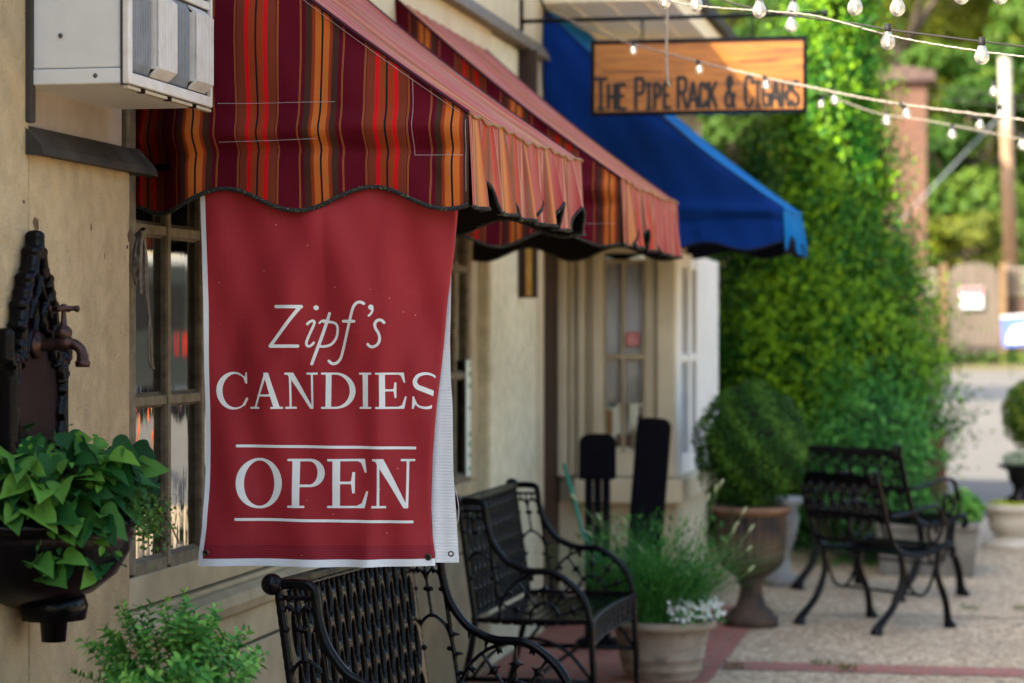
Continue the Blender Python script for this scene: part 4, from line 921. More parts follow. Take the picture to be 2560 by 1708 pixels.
W(MB().lathe([(.001, 0.0), (.12, 0), (.17, .36), (.19, .36), (.19, .42), (.165, .42), (.15, .38), (.001, .38)], 28, (bc.x, bc.y, 0)), 'pot', basic('terracotta', (.35, .14, .08), None, .8), pt, smooth=False)
W(MB().tube([(bc.x, bc.y, .38), (bc.x, bc.y, bc.z)], .012, 8), 'trunk', M['brownwood'], bx)

stone = NT('weathered_stoneware'); c = stone.ramp(stone.noise(5, 6), [(.3, (.20, .155, .11)), (.7, (.40, .32, .235))]); c = stone.mix(stone.ramp(stone.noise(9, 6, (1, 1, 3)), [(.55, (0, 0, 0)), (.7, (.7, .7, .7))]), c, (.10, .08, .055)); stone.set(Base_Color=c, Roughness=.9); stone.bump(stone.noise(30, 5), .5, .006); M['stone'] = stone.m
pc = at(1655, 1500, 11.2); PX, PY = pc.x, pc.y
pot = empty('stoneware_pot', 'large weathered stoneware pot with ringed sides at the end of the far bench', 'pot', (PX, PY, 0))
W(MB().lathe([(.001, 0.004), (.165, .004), (.17, .02), (.182, .05), (.188, .055), (.186, .065), (.192, .10), (.2, .105), (.196, .115), (.212, .20), (.222, .235), (.25, .245), (.258, .26), (.255, .278), (.24, .285), (.215, .275), (.21, .24), (.001, .235)], 48, (PX, PY, 0)), 'pot', M['stone'], pot, smooth=True)
def blades(root, c, n, L, spread, name, mat, seed, w=.004, droop=.5, r0=.12, up=1.0):
    rr = np.random.RandomState(seed); vs = []; fs = []; rn = []
    for k in range(n):
        a = rr.uniform(0, 2 * PI); r = r0 * math.sqrt(rr.rand()); b = Vector((c[0] + r * math.cos(a), c[1] + r * math.sin(a), c[2])); a2 = a + rr.uniform(-.8, .8)
        o_ = Vector((math.cos(a2), math.sin(a2), 0)) * spread * rr.uniform(.1, 1); l = L * rr.uniform(.45, 1); s_ = Vector((-math.sin(a2 + rr.uniform(-1, 1)), math.cos(a2), 0)) * w
        P = [b + o_ * (t * t) * l * (1 + droop * t) + Vector((0, 0, up * l * (t - droop * .5 * t * t * t))) for t in (0, .33, .66, 1)]; i0 = len(vs)
        for i, p in enumerate(P): q = (1 - i / 3.2); vs += [p - s_ * q, p + s_ * q]
        for i in range(3): fs.append((i0 + 2 * i, i0 + 2 * i + 1, i0 + 2 * i + 3, i0 + 2 * i + 2)); rn.append(rr.rand())
    mb = MB(); mb.v = vs; mb.f = fs; mb.rnd = rn; return buildleaf(mb, name, mat, root)
lav = leafmat('lavender_leaf', (.012, .09, .02), (.045, .20, .04), (.15, .36, .08), .25)
gr = empty('lavender_plant', 'feathery green lavender with pale flower stalks growing in the stoneware pot', 'plant', (PX, PY, .25))
blades(gr, (PX - .03, PY, .24), 1300, .52, 1.15, 'foliage', lav, 4, .0036, .45, .20)
n = 3600; A = np.random.uniform(0, 2 * PI, n); q_ = np.random.rand(n) ** .6; hh_ = np.random.rand(n) ** 1.3 * .38; C = np.stack([PX - .04 + q_ * (.20 + hh_ * .5) * np.cos(A), PY + q_ * (.18 + hh_ * .4) * np.sin(A), .28 + hh_ * (1 + .3 * np.sin(A * 5))], 1)
leaves(C, np.random.normal(size=(n, 3)), np.random.uniform(.015, .045, n), np.random.rand(n), 'leaf_sprays', lav, gr, asp=.3, dirs=C - np.array([PX, PY, .1]) + np.random.normal(size=(n, 3)) * .12).location = -Vector(gr.location)
blades(gr, (PX - .10, PY, .24), 500, .62, .7, 'foliage', lav, 5, .0022, .2, .12)
budm = basic('pale_bud', (.48, .52, .30), (.3, .36, .18), .8, 60); mb = MB()
for (u, v) in ((1862, 1275), (1836, 1322), (1842, 1310), (1880, 1318), (1874, 1370), (1880, 1420), (1800, 1210), (1772, 1240), (1790, 1218), (1560, 1300), (1540, 1340), (1430, 1240), (1468, 1330), (1600, 1370), (1495, 1290), (1805, 1205), (1690, 1340), (1720, 1290)):
    e = at(u, v, 11.1 + random.uniform(-.15, .15)); b = Vector((PX + random.uniform(-.12, .12), PY + random.uniform(-.1, .1), .27)); m = b * .45 + e * .55 + Vector((0, 0, -.03 if u > 1700 else .04))
    P = crom([b, m, e], 5); mb.tube(P, .0020, 4); dd = (e - m).normalized()
    hd = MB(); hd.tube([e - dd * .03, e - dd * .012, e + dd * .008, e + dd * .016], [.003, .0065, .006, .002], 6); W(hd, 'flower_head', budm, gr, smooth=True)
W(mb, 'stalk', basic('stalk_green', (.14, .24, .09), None, .7), gr)
al = empty('white_flowers', 'small white flowers spilling over the right side of the stoneware pot', 'flowers', (PX + .15, PY - .08, .28))
n = 420; A = np.random.uniform(-1.9, .9, n); rr_ = np.random.uniform(.10, .275, n); C = np.stack([PX + .02 + rr_ * np.cos(A), PY - .03 + rr_ * np.sin(A), .30 + .10 * np.random.rand(n) * (1 - np.abs(rr_ - .17) * 3)], 1)
sel = C[:, 0] > PX + .06; C = C[sel]; n = len(C)
leaves(C, np.random.normal(size=(n, 3)) * .5 + np.array([.3, -.7, .8]), .024, np.random.rand(n), 'blossom', leafmat('white_petal', (.6, .62, .56), (.72, .74, .7), (.8, .8, .78), .2, .6), al, asp=.9).location = -Vector(al.location)
leaves(C[: n // 2] + [0, .01, -.03], np.random.normal(size=(n // 2, 3)) + [0, -.5, .5], .03, np.random.rand(n // 2), 'foliage', lav, al).location = -Vector(al.location)
stk = MB().tube([at(1409, 1160, 11.6), at(1432, 1235, 11.55), at(1455, 1330, 11.5), Vector((PX - .12, PY + .1, .24))], .008, 8)
tag(stk.build('plant_stake', basic('teal_plastic', (.02, .30, .20), None, .5), smooth=True), 'thin teal green plant stake leaning out of the stoneware pot', 'stake')

# two dark upright posts behind the pot
blk = basic('black_rubber', (.0035, .0035, .008), (.002, .002, .004), .6, 20, spec=.08)
def rslab(mb, x0, x1, y, z0, z1, t_, r):
    P = [(x0, z0), (x1, z0)] + [(x1 - r + r * math.cos(a), z1 - r + r * math.sin(a)) for a in [PI / 2 * k / 6 for k in range(7)]] + [(x0 + r + r * math.cos(a), z1 - r + r * math.sin(a)) for a in [PI / 2 + PI / 2 * k / 6 for k in range(7)]]
    return mb.prism(P, y - t_ / 2, y + t_ / 2, 'y')
D_ = 12.3
p0 = at(1494, 1095, D_); p1 = at(1634, 1065, D_)
r1 = empty('slatted_post', 'shorter black round topped post with open slats, behind the stoneware pot', 'post', (p0.x, p0.y, 0))
W(rslab(MB(), p0.x - .068, p0.x + .068, p0.y, p0.z - .19, p0.z, .10, .03), 'head', blk, r1, bev=.02)
for dx in (-.045, .0, .045): W(MB().box(p0.x + dx - .017, p0.x + dx + .017, p0.y - .03, p0.y + .03, .05, p0.z - .192), 'slat', blk, r1, bev=.006)
W(MB().box(p0.x - .10, p0.x + .10, p0.y - .09, p0.y + .09, .004, .05), 'foot', blk, r1, bev=.01)
r2 = empty('solid_post', 'taller solid black post leaning slightly, behind the stoneware pot', 'post', (p1.x, p1.y, 0))
m2 = MB(); rslab(m2, -.072, .072, 0, -.02, p1.z + .01, .09, .035); o = m2.build('post', blk, r2, bev=.012); o.rotation_euler = (0, R(4.5), 0); o.location = (-.085, 0, .02)
W(MB().box(p1.x - .19, p1.x + .03, p1.y - .1, p1.y + .1, .004, .05), 'foot', blk, r2, bev=.01)

# ------------------------------------------------------------------ urns
def ballbush(root, c, r, rz, n, L, mat, seed, lump=.10, name='foliage', core=True):
    rs = np.random.RandomState(seed); d = rs.normal(size=(n, 3)); d /= np.linalg.norm(d, axis=1, keepdims=True)
    q = 1 + lump * (np.sin(d[:, 0] * 7 + 1) * np.sin(d[:, 1] * 6 + 2) * np.sin(d[:, 2] * 8)) + rs.normal(size=n) * .03 - np.abs(rs.normal(size=n)) * .07
    C = d * q[:, None] * np.array([r, r, rz]) + np.array(c)
    o = leaves(C, d + rs.normal(size=(n, 3)) * .55, rs.uniform(.6, 1.2, n) * L, rs.rand(n) * .5 + .25 + .25 * np.sin(d[:, 0] * 9 + d[:, 2] * 7) , name, mat, root)
    if root: o.location = -Vector(root.location)
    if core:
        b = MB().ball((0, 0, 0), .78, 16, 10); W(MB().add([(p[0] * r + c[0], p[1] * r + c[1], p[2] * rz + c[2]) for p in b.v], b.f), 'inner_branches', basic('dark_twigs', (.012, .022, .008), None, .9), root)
    return o
uc = at(1878, 1300, 13.25); UX, UY = uc.x, uc.y
rust = basic('rusty_cast_iron', (.13, .08, .05), (.03, .026, .025), .8, 7, .5, 40)
ur = empty('fluted_urn', 'rusty fluted pedestal urn holding the round boxwood ball', 'urn', (UX, UY, 0))
W(MB().lathe([(.001, .0), (.15, .0), (.15, .055), (.125, .06), (.12, .085), (.085, .11), (.065, .17), (.06, .22), (.085, .245), (.07, .26), (.10, .28), (.165, .33), (.185, .37)], 40, (UX, UY, 0)), 'pedestal', rust, ur, smooth=True)
W(MB().lathe([(.180, .365), (.186, .45), (.19, .56), (.187, .61)], 120, (UX, UY, 0), flute=.03, fn=24), 'bowl', rust, ur, smooth=True)
W(MB().lathe([(.18, .605), (.215, .625), (.228, .64), (.225, .655), (.20, .66), (.18, .64), (.001, .63)], 40, (UX, UY, 0)), 'rim', basic('rusty_rim', (.30, .17, .10), (.15, .09, .06), .8, 9), ur, smooth=True)
bb = empty('boxwood_ball', 'clipped round boxwood ball in the rusty fluted urn', 'shrub', (UX, UY, .66))
bbm = leafmat('boxwood_dark', (.010, .04, .008), (.035, .11, .014), (.13, .27, .03), .2)
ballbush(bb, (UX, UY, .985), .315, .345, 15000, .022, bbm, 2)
u2 = at(1955, 1300, 15.4)
pu = empty('pale_stone_urn', 'small pale stone urn half hidden between the fluted urn and the black chairs', 'urn', (u2.x, u2.y, 0))
W(MB().lathe([(.001, 0), (.12, 0), (.12, .05), (.05, .09), (.05, .2), (.08, .28), (.11, .42), (.10, .5), (.14, .53), (.14, .56), (.001, .54)], 32, (u2.x, u2.y, 0)), 'urn', basic('pale_stone', (.34, .33, .31), (.2, .2, .19), .85, 8), pu, smooth=True)

# ------------------------------------------------------------------ cast iron garden chairs
def make_chair(label, loc, rz):
    root = empty('garden_armchair', label, 'chair', loc, rz, 'black iron garden chairs'); Wd = .60; h = Wd / 2
    back = [(-.20, .83), (-.165, .72), (-.12, .58), (-.07, .47), (.0, .42), (.12, .405), (.25, .425), (.33, .45), (.375, .44), (.385, .405), (.36, .39)]
    cur = crom(back, 5)
    for s_ in (-1, 1):
        b = MB(); b.tube([(x, s_ * h, z) for x, z in cur], .015, 8)
        for i in range(0, len(cur), 1):
            x, z = cur[i]; b.ball((x, s_ * h, z + .009), .013, 6, 4)
        b.tube([(-.215 + .035 * math.cos(a), s_ * h, .835 + .03 * math.sin(a)) for a in [k * .6 for k in range(9)]], .010, 6)
        b.build('side_rail', M['iron'], root, smooth=True)
        b = MB(); b.tube(crom([(-.095, s_ * h, .62), (.05, s_ * h, .635), (.20, s_ * h, .665), (.27, s_ * h, .655), (.30, s_ * h, .60), (.285, s_ * h, .52), (.235, s_ * h, .47), (.19, s_ * h, .50), (.20, s_ * h, .565), (.245, s_ * h, .57), (.25, s_ * h, .52)], 6), .011, 8)
        b.tube(crom([(.27, s_ * h, .65), (.33, s_ * h, .56), (.32, s_ * h, .47), (.28, s_ * h, .42)], 5), .009, 6); b.build('armrest', M['iron'], root, smooth=True)
        for (x0, x1) in ((-.02, -.20), (.27, .36)):
            sg = -1 if x1 < 0 else 1
            lg = MB(); lg.tube(crom([(x0, s_ * h, .42), (x0 - sg * .015, s_ * h, .30), (x0 + sg * .05, s_ * h, .15), (x1 - sg * .02, s_ * h, .045), (x1, s_ * h, .0)], 5), [.018] * 8 + [.020] * 6 + [.022, .024, .028, .032, .034, .036, .036], 8); lg.build('leg', M['iron'], root, smooth=True)
        b = MB(); b.tube(crom([(.0, s_ * h, .40), (.05, s_ * h, .24), (.13, s_ * h, .19), (.20, s_ * h, .24), (.26, s_ * h, .40)], 5), .009, 6); b.build('brace', M['iron'], root, smooth=True)
    F = Field(-h, h, .46, .84, .006); F.stroke([(-h, .825), (h, .825)], .06); F.stroke([(-h, .62), (h, .62)], .03); F.stroke([(-h, .47), (h, .47)], .04)
    for i in range(7):
        x = -h + Wd * (i + .5) / 7; F.stroke([(x, .47), (x, .83)], .015)
        F.stroke(crom([(x - .035, .64), (x, .70), (x + .035, .64), (x, .58), (x - .035, .64)], 4), .014); F.stroke(crom([(x - .035, .76), (x, .80), (x + .035, .76), (x, .72), (x - .035, .76)], 4), .014)
    zz = [p[1] for p in cur][::-1]; xx = [p[0] for p in cur][::-1]; k0 = zz.index(min(zz[len(zz) // 2:])) if False else 0
    bz_ = sorted([(p[1], p[0]) for p in cur[:22]]); 
    cast(F, .018, .008, lambda y, z, hh: (float(np.interp(z, [a for a, b in bz_], [b for a, b in bz_])) + hh, y, z)).build('backrest', M['iron'], root, smooth=True)
    st = MB()
    for i in range(11):
        x = -.02 + .036 * i; z = float(np.interp(x, [p[0] for p in cur[20:36]], [p[1] for p in cur[20:36]])); st.box(x - .013, x + .013, -h, h, z - .006, z + .006)
    st.build('seat', M['iron'], root)
    MB().tube([(.13, -h, .19), (.13, h, .19)], .009, 6).build('stretcher', M['iron'], root, smooth=True)
    return root
c1 = make_chair('nearer black iron garden armchair standing on the tan aggregate paving', (-.62, 13.32, 0), R(47))
c2 = copy_tree(c1); c2['label'] = 'farther and wider black iron garden seat, half hidden behind the nearer one'; q = at(2175, 1400, 14.9); c2.location = (q.x, q.y, 0); c2.rotation_euler = (0, 0, R(48)); c2.scale = (1, 1.45, 1.08)

# trough planter and bright plant
a0 = at(2195, 1445, 16.0); a1 = at(2442, 1445, 16.0)
tr = empty('stone_trough', 'long grey stone planter trough behind the garden chairs', 'planter', ((a0.x + a1.x) / 2, a0.y, 0))
mb = MB(); mb.prism([(a0.x + .03, .003), (a1.x - .03, .003), (a1.x, .30), (a0.x, .30)], a0.y, a0.y + .5); mb.box(a0.x - .015, a1.x + .015, a0.y - .015, a0.y + .515, .302, .345); W(mb, 'trough', basic('grey_stone', (.24, .22, .18), (.12, .11, .09), .9, 6, .4, 30), tr, bev=.01)
bp_ = at(2405, 1265, 16.2); lp = empty('trough_plant', 'bright lime green bushy plant in the right end of the stone trough', 'plant', (bp_.x, bp_.y, .34))
limem = leafmat('lime_leaf', (.06, .20, .03), (.14, .38, .06), (.30, .55, .12), .35)
ballbush(lp, (bp_.x, bp_.y, .42), .14, .13, 900, .045, limem, 8, .2)
# urns at the right edge
e = at(2535, 1300, 18.2); sx_, sy_ = e.x, e.y
su = empty('white_stone_planter', 'low white stone planter at the right edge with yellow green ground cover', 'planter', (sx_, sy_, 0))
W(MB().lathe([(.001, 0), (.24, 0), (.23, .03), (.16, .06), (.13, .085), (.17, .11), (.195, .2), (.20, .26), (.225, .27), (.23, .315), (.20, .32), (.001, .31)], 36, (sx_, sy_, 0)), 'planter', basic('white_stone', (.62, .56, .46), (.48, .42, .33), .85, 6), su, smooth=True)
gc = empty('ground_cover', 'yellow green low plants topping the white stone planter', 'plant', (sx_, sy_, .32)); ballbush(gc, (sx_, sy_, .32), .20, .03, 700, .03, leafmat('yellow_leaf', (.25, .32, .02), (.45, .50, .04), (.60, .62, .08), .3), 9, core=False)
bu = empty('black_urn', 'black footed urn standing on the white stone planter', 'urn', (sx_, sy_, .33))
W(MB().lathe([(.001, .325), (.12, .33), (.12, .36), (.06, .40), (.055, .45), (.09, .50), (.10, .57), (.17, .60), (.175, .615), (.16, .62), (.001, .61)], 32, (sx_ + .05, sy_, 0)), 'urn', M['iron'], bu, smooth=True)
tb_ = empty('topiary', 'rounded evergreen topiary in the black urn at the right edge', 'topiary', (sx_ + .05, sy_, .62)); ballbush(tb_, (sx_ + .13, sy_, 1.0), .22, .27, 5000, .03, leafmat('topiary_leaf', (.03, .08, .01), (.09, .16, .02), (.24, .30, .04), .3), 10)
ballbush(tb_, (sx_ + .04, sy_, .66), .13, .05, 400, .04, leafmat('silver_leaf', (.2, .3, .2), (.4, .48, .38), (.6, .66, .55), .3), 11, core=False)

# ------------------------------------------------------------------ evergreens beyond the shop
def conifer(label, cx, cy, prof, n, L, mat, seed, name='conifer_tree', per=48, lump=.16, up=.5, cat='conifer'):
    rs = np.random.RandomState(seed); root = empty(name, label, cat, (cx, cy, 0)); zs = [p[0] for p in prof]; rsn = [p[1] for p in prof]
    zc = []; 
    while len(zc) < n:
        z = rs.uniform(zs[0], zs[-1]); r = np.interp(z, zs, rsn)
        if rs.rand() < r / max(rsn): zc.append(z)
    zc = np.array(zc); a = rs.uniform(0, 2 * PI, n); r = np.interp(zc, zs, rsn) * (1 + lump * np.sin(a * 3 + zc * 3.1) * np.cos(zc * 5 + a * 2) + rs.normal(size=n) * .07) * rs.uniform(.70, 1.06, n)
    C = np.stack([r * np.cos(a), r * np.sin(a), zc], 1); N_ = np.stack([np.cos(a), np.sin(a), np.full(n, .35)], 1)
    CC = np.repeat(C, per, 0); NN = np.repeat(N_, per, 0); k = len(CC); cl = rs.uniform(.07, .17, n).repeat(per)
    off = rs.normal(size=(k, 3)) * cl[:, None] * np.array([.7, .7, 1.15]); P = CC + off + NN * (cl * rs.uniform(-.6, .7, k))[:, None]
    P[:, 2] = np.maximum(P[:, 2], .03)
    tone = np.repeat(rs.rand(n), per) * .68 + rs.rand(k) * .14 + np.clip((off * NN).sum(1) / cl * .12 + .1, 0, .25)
    dirs = NN * .6 + np.array([0, 0, up]) + rs.normal(size=(k, 3)) * .35
    nrm = NN + rs.normal(size=(k, 3)) * .6
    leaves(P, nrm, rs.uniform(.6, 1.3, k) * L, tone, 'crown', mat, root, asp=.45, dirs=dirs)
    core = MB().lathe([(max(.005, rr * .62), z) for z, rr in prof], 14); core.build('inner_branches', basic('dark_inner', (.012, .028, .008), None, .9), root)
    tk = MB(); tk.tube([(0, 0, 0), (.01, 0, prof[-1][0] * .5), (0, 0, prof[-1][0] * .96)], [.09, .06, .01], 8); tk.build('trunk', basic('bark', (.16, .09, .055), (.07, .04, .03), .9, 15, .5, 40), root)
    return root
q = at(2085, 1200, 18.3)
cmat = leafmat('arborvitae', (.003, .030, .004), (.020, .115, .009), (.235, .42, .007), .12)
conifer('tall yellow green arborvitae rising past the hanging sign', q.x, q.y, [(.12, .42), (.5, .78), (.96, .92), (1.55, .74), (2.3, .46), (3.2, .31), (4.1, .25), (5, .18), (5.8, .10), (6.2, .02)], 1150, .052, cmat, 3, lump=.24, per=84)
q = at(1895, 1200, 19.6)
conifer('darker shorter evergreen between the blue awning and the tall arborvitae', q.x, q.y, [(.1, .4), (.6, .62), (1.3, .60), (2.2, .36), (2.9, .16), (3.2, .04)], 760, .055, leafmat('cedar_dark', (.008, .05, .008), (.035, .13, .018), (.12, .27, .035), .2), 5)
q = at(2185, 1150, 16.9)
hemlock = leafmat('hemlock', (.008, .06, .014), (.03, .15, .028), (.13, .38, .065), .2)
conifer('low drooping hemlock with pale green tips in front of the arborvitae', q.x, q.y, [(.1, .2), (.45, .42), (.75, .46), (1.0, .30), (1.15, .05)], 210, .05, hemlock, 6, up=-.7, per=40, name='hemlock_shrub', cat='shrub')
q = at(2335, 1300, 17.4)
tb2 = empty('low_shrub', 'low bright shrub with bare brown stems at the foot of the arborvitae', 'shrub', (q.x, q.y, 0))
b = MB()
for k in range(5): b.tube(crom([(q.x + .02 * k, q.y, 0), (q.x + .03 * k - .03, q.y - .02, .35), (q.x - .02 + .02 * k, q.y - .03, .85)], 4), .016 - .001 * k, 6)
W(b, 'stem', basic('red_bark', (.20, .095, .06), (.1, .05, .035), .9), tb2, smooth=True); ballbush(tb2, (q.x - .22, q.y - .15, .38), .24, .30, 1800, .05, hemlock, 12, .25, core=False)
#PART5
# ------------------------------------------------------------------ hanging wooden sign
DS = 12.15; YS = at(1750, 200, DS).y; SCS = 12.15 / FPX
def sxz(u, v): return pl_y(u, v, YS)
x0, z1 = sxz(1478, 103); x1, _ = sxz(2018, 103); _, z0 = sxz(1500, 291)
t = NT('amber_sign_wood'); wv = t.noise(3, 6, (1.2, 1, 16), rough=.7)
c = t.ramp(wv, [(.3, (.16, .05, .008)), (.5, (.34, .115, .012)), (.72, (.44, .17, .022))]); c = t.mix(t.ramp(t.noise(4, 4, (.5, 1, 14)), [(.57, (0, 0, 0)), (.66, (.8, .8, .8))]), c, (.09, .03, .012)); c = t.mix(t.ramp(t.noise(9, 7, rough=.8), [(.62, (0, 0, 0)), (.75, (.5, .5, .5))]), c, (.42, .30, .20)); t.set(Base_Color=c, Roughness=.32); t.b.inputs['Coat Weight'].default_value = .3
sg = empty('hanging_sign', 'amber wooden sign reading the pipe rack and cigars, hung from an iron rod', 'sign', ((x0 + x1) / 2, YS, z0))
W(MB().box(x0 + .02, x1 - .02, YS - .014, YS + .014, z0 + .02, z1 - .02), 'board', t.m, sg)
fr = MB(); fr.box(x0, x1, YS - .022, YS + .022, z1 - .02, z1); fr.box(x0, x1, YS - .022, YS + .022, z0, z0 + .02); fr.box(x0, x0 + .02, YS - .022, YS + .022, z0 + .0205, z1 - .0205); fr.box(x1 - .02, x1, YS - .022, YS + .022, z0 + .0205, z1 - .0205)
W(fr, 'frame', M['iron'], sg, bev=.003)
SF = {'T': [[(0, 1), (1, 1)], [(.5, 1), (.5, 0)], [(.25, 0), (.75, 0)]], 'H': [[(.1, 0), (.1, 1)], [(.9, 0), (.9, 1)], [(.1, .5), (.9, .5)]], 'E': [[(.9, 1), (.1, 1), (.1, 0), (.95, 0)], [(.1, .52), (.7, .52)]],
      'P': [[(.1, 0), (.1, 1), (.7, 1), (.9, .88), (.9, .6), (.7, .48), (.1, .48)]], 'I': [[(.5, 0), (.5, 1)], [(.2, 1), (.8, 1)], [(.2, 0), (.8, 0)]], 'R': [[(.1, 0), (.1, 1), (.7, 1), (.9, .88), (.9, .62), (.7, .5), (.1, .5)], [(.55, .5), (.92, 0)]],
      'A': [[(0, 0), (.45, 1), (.55, 1), (1, 0)], [(.2, .33), (.8, .33)]], 'C': [[(.9, .78), (.8, .95), (.5, 1), (.2, .95), (.1, .75), (.1, .25), (.2, .05), (.5, 0), (.8, .05), (.9, .22)]], 'K': [[(.1, 0), (.1, 1)], [(.9, 1), (.15, .42)], [(.4, .6), (.95, 0)]],
      'G': [[(.9, .78), (.8, .95), (.5, 1), (.2, .95), (.1, .75), (.1, .25), (.2, .05), (.5, 0), (.8, .05), (.9, .2), (.9, .48), (.55, .48)]], 'S': [[(.9, .8), (.75, .97), (.5, 1), (.2, .93), (.1, .75), (.25, .57), (.75, .43), (.9, .25), (.8, .07), (.5, 0), (.2, .03), (.08, .2)]],
      '&': [[(.95, .0), (.3, .72), (.3, .9), (.5, 1), (.68, .9), (.68, .76), (.12, .36), (.1, .14), (.3, .0), (.6, .02), (.95, .42)]],
      'N': [[(.1, 0), (.1, 1), (.9, 0), (.9, 1)]], 'O': [[(.5, 1), (.15, .9), (.1, .5), (.15, .1), (.5, 0), (.85, .1), (.9, .5), (.85, .9), (.5, 1)]], 'V': [[(0, 1), (.5, 0), (1, 1)]]}
def strokeword(F, items, w):
    for ch, a, b, yb, yt in items:
        for P in SF[ch]: F.stroke([(a + p * (b - a), yb + q * (yt - yb)) for p, q in P], w)
Z = lambda v: sxz(1600, v)[1]; Xp = lambda u: sxz(u, 200)[0]
words = [('T', 1490, 1516, 1), ('H', 1520, 1540, 0), ('E', 1545, 1565, 0), ('P', 1588, 1612, 1), ('I', 1617, 1629, 0), ('P', 1636, 1652, 0), ('E', 1660, 1676, 0), ('R', 1694, 1718, 1), ('A', 1722, 1744, 0), ('C', 1749, 1766, 0), ('K', 1771, 1792, 0),
         ('&', 1812, 1838, 1), ('C', 1862, 1884, 1), ('I', 1889, 1901, 0), ('G', 1906, 1926, 0), ('A', 1929, 1950, 0), ('R', 1955, 1974, 0), ('S', 1979, 1999, 0)]
F = Field(x0, x1, z0, z1, .0035)
strokeword(F, [(c, Xp(a), Xp(b), Z(272), Z(197 if big else 212)) for c, a, b, big in words], .0195)
W(ink(F, lambda x, z: (x, YS - .0155, z)), 'lettering', basic('black_sign_paint', (.012, .012, .016), (.03, .025, .02), .4, 60), sg)
F = Field(x0, x1, z0, z1, .004)
F.stroke([(Xp(1505), Z(177)), (Xp(1655), Z(181))], .006); F.stroke([(Xp(1850), Z(160)), (Xp(1945), Z(159))], .006); F.stroke([(Xp(1505), Z(147)), (Xp(1640), Z(145))], .004)
W(ink(F, lambda x, z: (x, YS - .0155, z)), 'painted_line', basic('faded_sign_paint', (.12, .05, .025), None, .5), sg)
br_ = empty('sign_bracket', 'long black iron rod bracket carrying the wooden sign from the wall', 'bracket', (-2.3, YS, 3.2))
zr0 = sxz(1310, 54)[1]; zr1 = sxz(2060, 34)[1]; xr = sxz(2062, 34)[0]; mb = MB(); mb.tube([(-2.3, YS, zr0), (xr, YS, zr1)], .011, 8); mb.ball((xr, YS, zr1), .02, 10, 6); W(mb, 'rod', M['iron'], br_, smooth=True)
W(MB().box(-2.31, -2.285, YS - .02, YS + .02, zr0 - .05, zr0 + .55), 'wall_plate', M['iron'], br_)
W(MB().tube([(-2.29, YS, zr0 + .45), (-2.19, YS, zr0 + .10), (-2.15, YS, zr0)], .008, 6), 'stay', M['iron'], br_, smooth=True)
for u in (1606, 1880):
    xa = Xp(u); zt_ = zr0 + (zr1 - zr0) * (xa + 2.3) / (xr + 2.3); ch = MB(); n = 5
    for k in range(n):
        zc = zt_ - (zt_ - z1) * (k + .5) / n; rr = (zt_ - z1) / n * .62; o_ = k % 2
        ch.tube([(xa + (0 if o_ else math.cos(a) * .010), YS + (math.cos(a) * .010 if o_ else 0), zc + math.sin(a) * rr) for a in [PI * 2 * j / 10 for j in range(10)]], .0028, 5, closed=True)
    W(ch, 'chain', M['iron'], sg, smooth=True)
# tall board fixed edge-on beside the pier
yb_ = 12.05; xb0, xb1 = pl_y(1294, 700, yb_)[0], pl_y(1341, 700, yb_)[0]; zb_ = CH + (HOR - 745) / FPX * 12.3
bd = empty('wall_board', 'tall narrow dark brown board with a gold edge fixed to the pale stucco pier', 'board', (-2.3, yb_, zb_))
W(MB().box(xb0 - .04, xb1, yb_, yb_ + .05, zb_, 3.04), 'board', M['brownwood'], bd, bev=.004)
W(MB().box(pl_y(1315, 700, yb_)[0], pl_y(1330, 700, yb_)[0], yb_ - .006, yb_ - .001, zb_ + .01, 2.45), 'gold_edge', basic('gold_paint', (.50, .30, .07), (.38, .2, .04), .5, 12), bd)

# ------------------------------------------------------------------ festoon strings
def bulbglass():
    t = NT('bulb_glass'); fr = t.n('Fresnel'); fr.inputs[0].default_value = 1.5; tr = t.n('BsdfTransparent'); tr.inputs[0].default_value = (.93, .91, .86, 1)
    gl = t.n('BsdfGlossy'); gl.inputs['Roughness'].default_value = .03; lw = t.n('LayerWeight'); lw.inputs[0].default_value = .35
    mx = t.n('MixShader'); t.l(t.math('MINIMUM', t.math('ADD', fr.outputs[0], t.math('MULTIPLY', lw.outputs['Facing'], .35)), 1), mx.inputs[0]); t.l(tr.outputs[0], mx.inputs[1]); t.l(gl.outputs[0], mx.inputs[2]); df = t.n('BsdfDiffuse'); df.inputs[0].default_value = (.9, .9, .88, 1); m2 = t.n('MixShader'); m2.inputs[0].default_value = .16; t.l(mx.outputs[0], m2.inputs[1]); t.l(df.outputs[0], m2.inputs[2]); t.l(m2.outputs[0], t.out.inputs[0]); return t.m
bg = bulbglass(); fil = NT('lit_filament'); fil.b.inputs['Emission Color'].default_value = (1, .78, .5, 1); fil.b.inputs['Emission Strength'].default_value = 4; fil = fil.m
sock = basic('black_socket', (.02, .02, .02), None, .6); ivory = basic('pale_cord', (.34, .30, .25), (.24, .20, .16), .8, 60, .4, 200); blackc = basic('black_cable', (.04, .035, .035), None, .7)
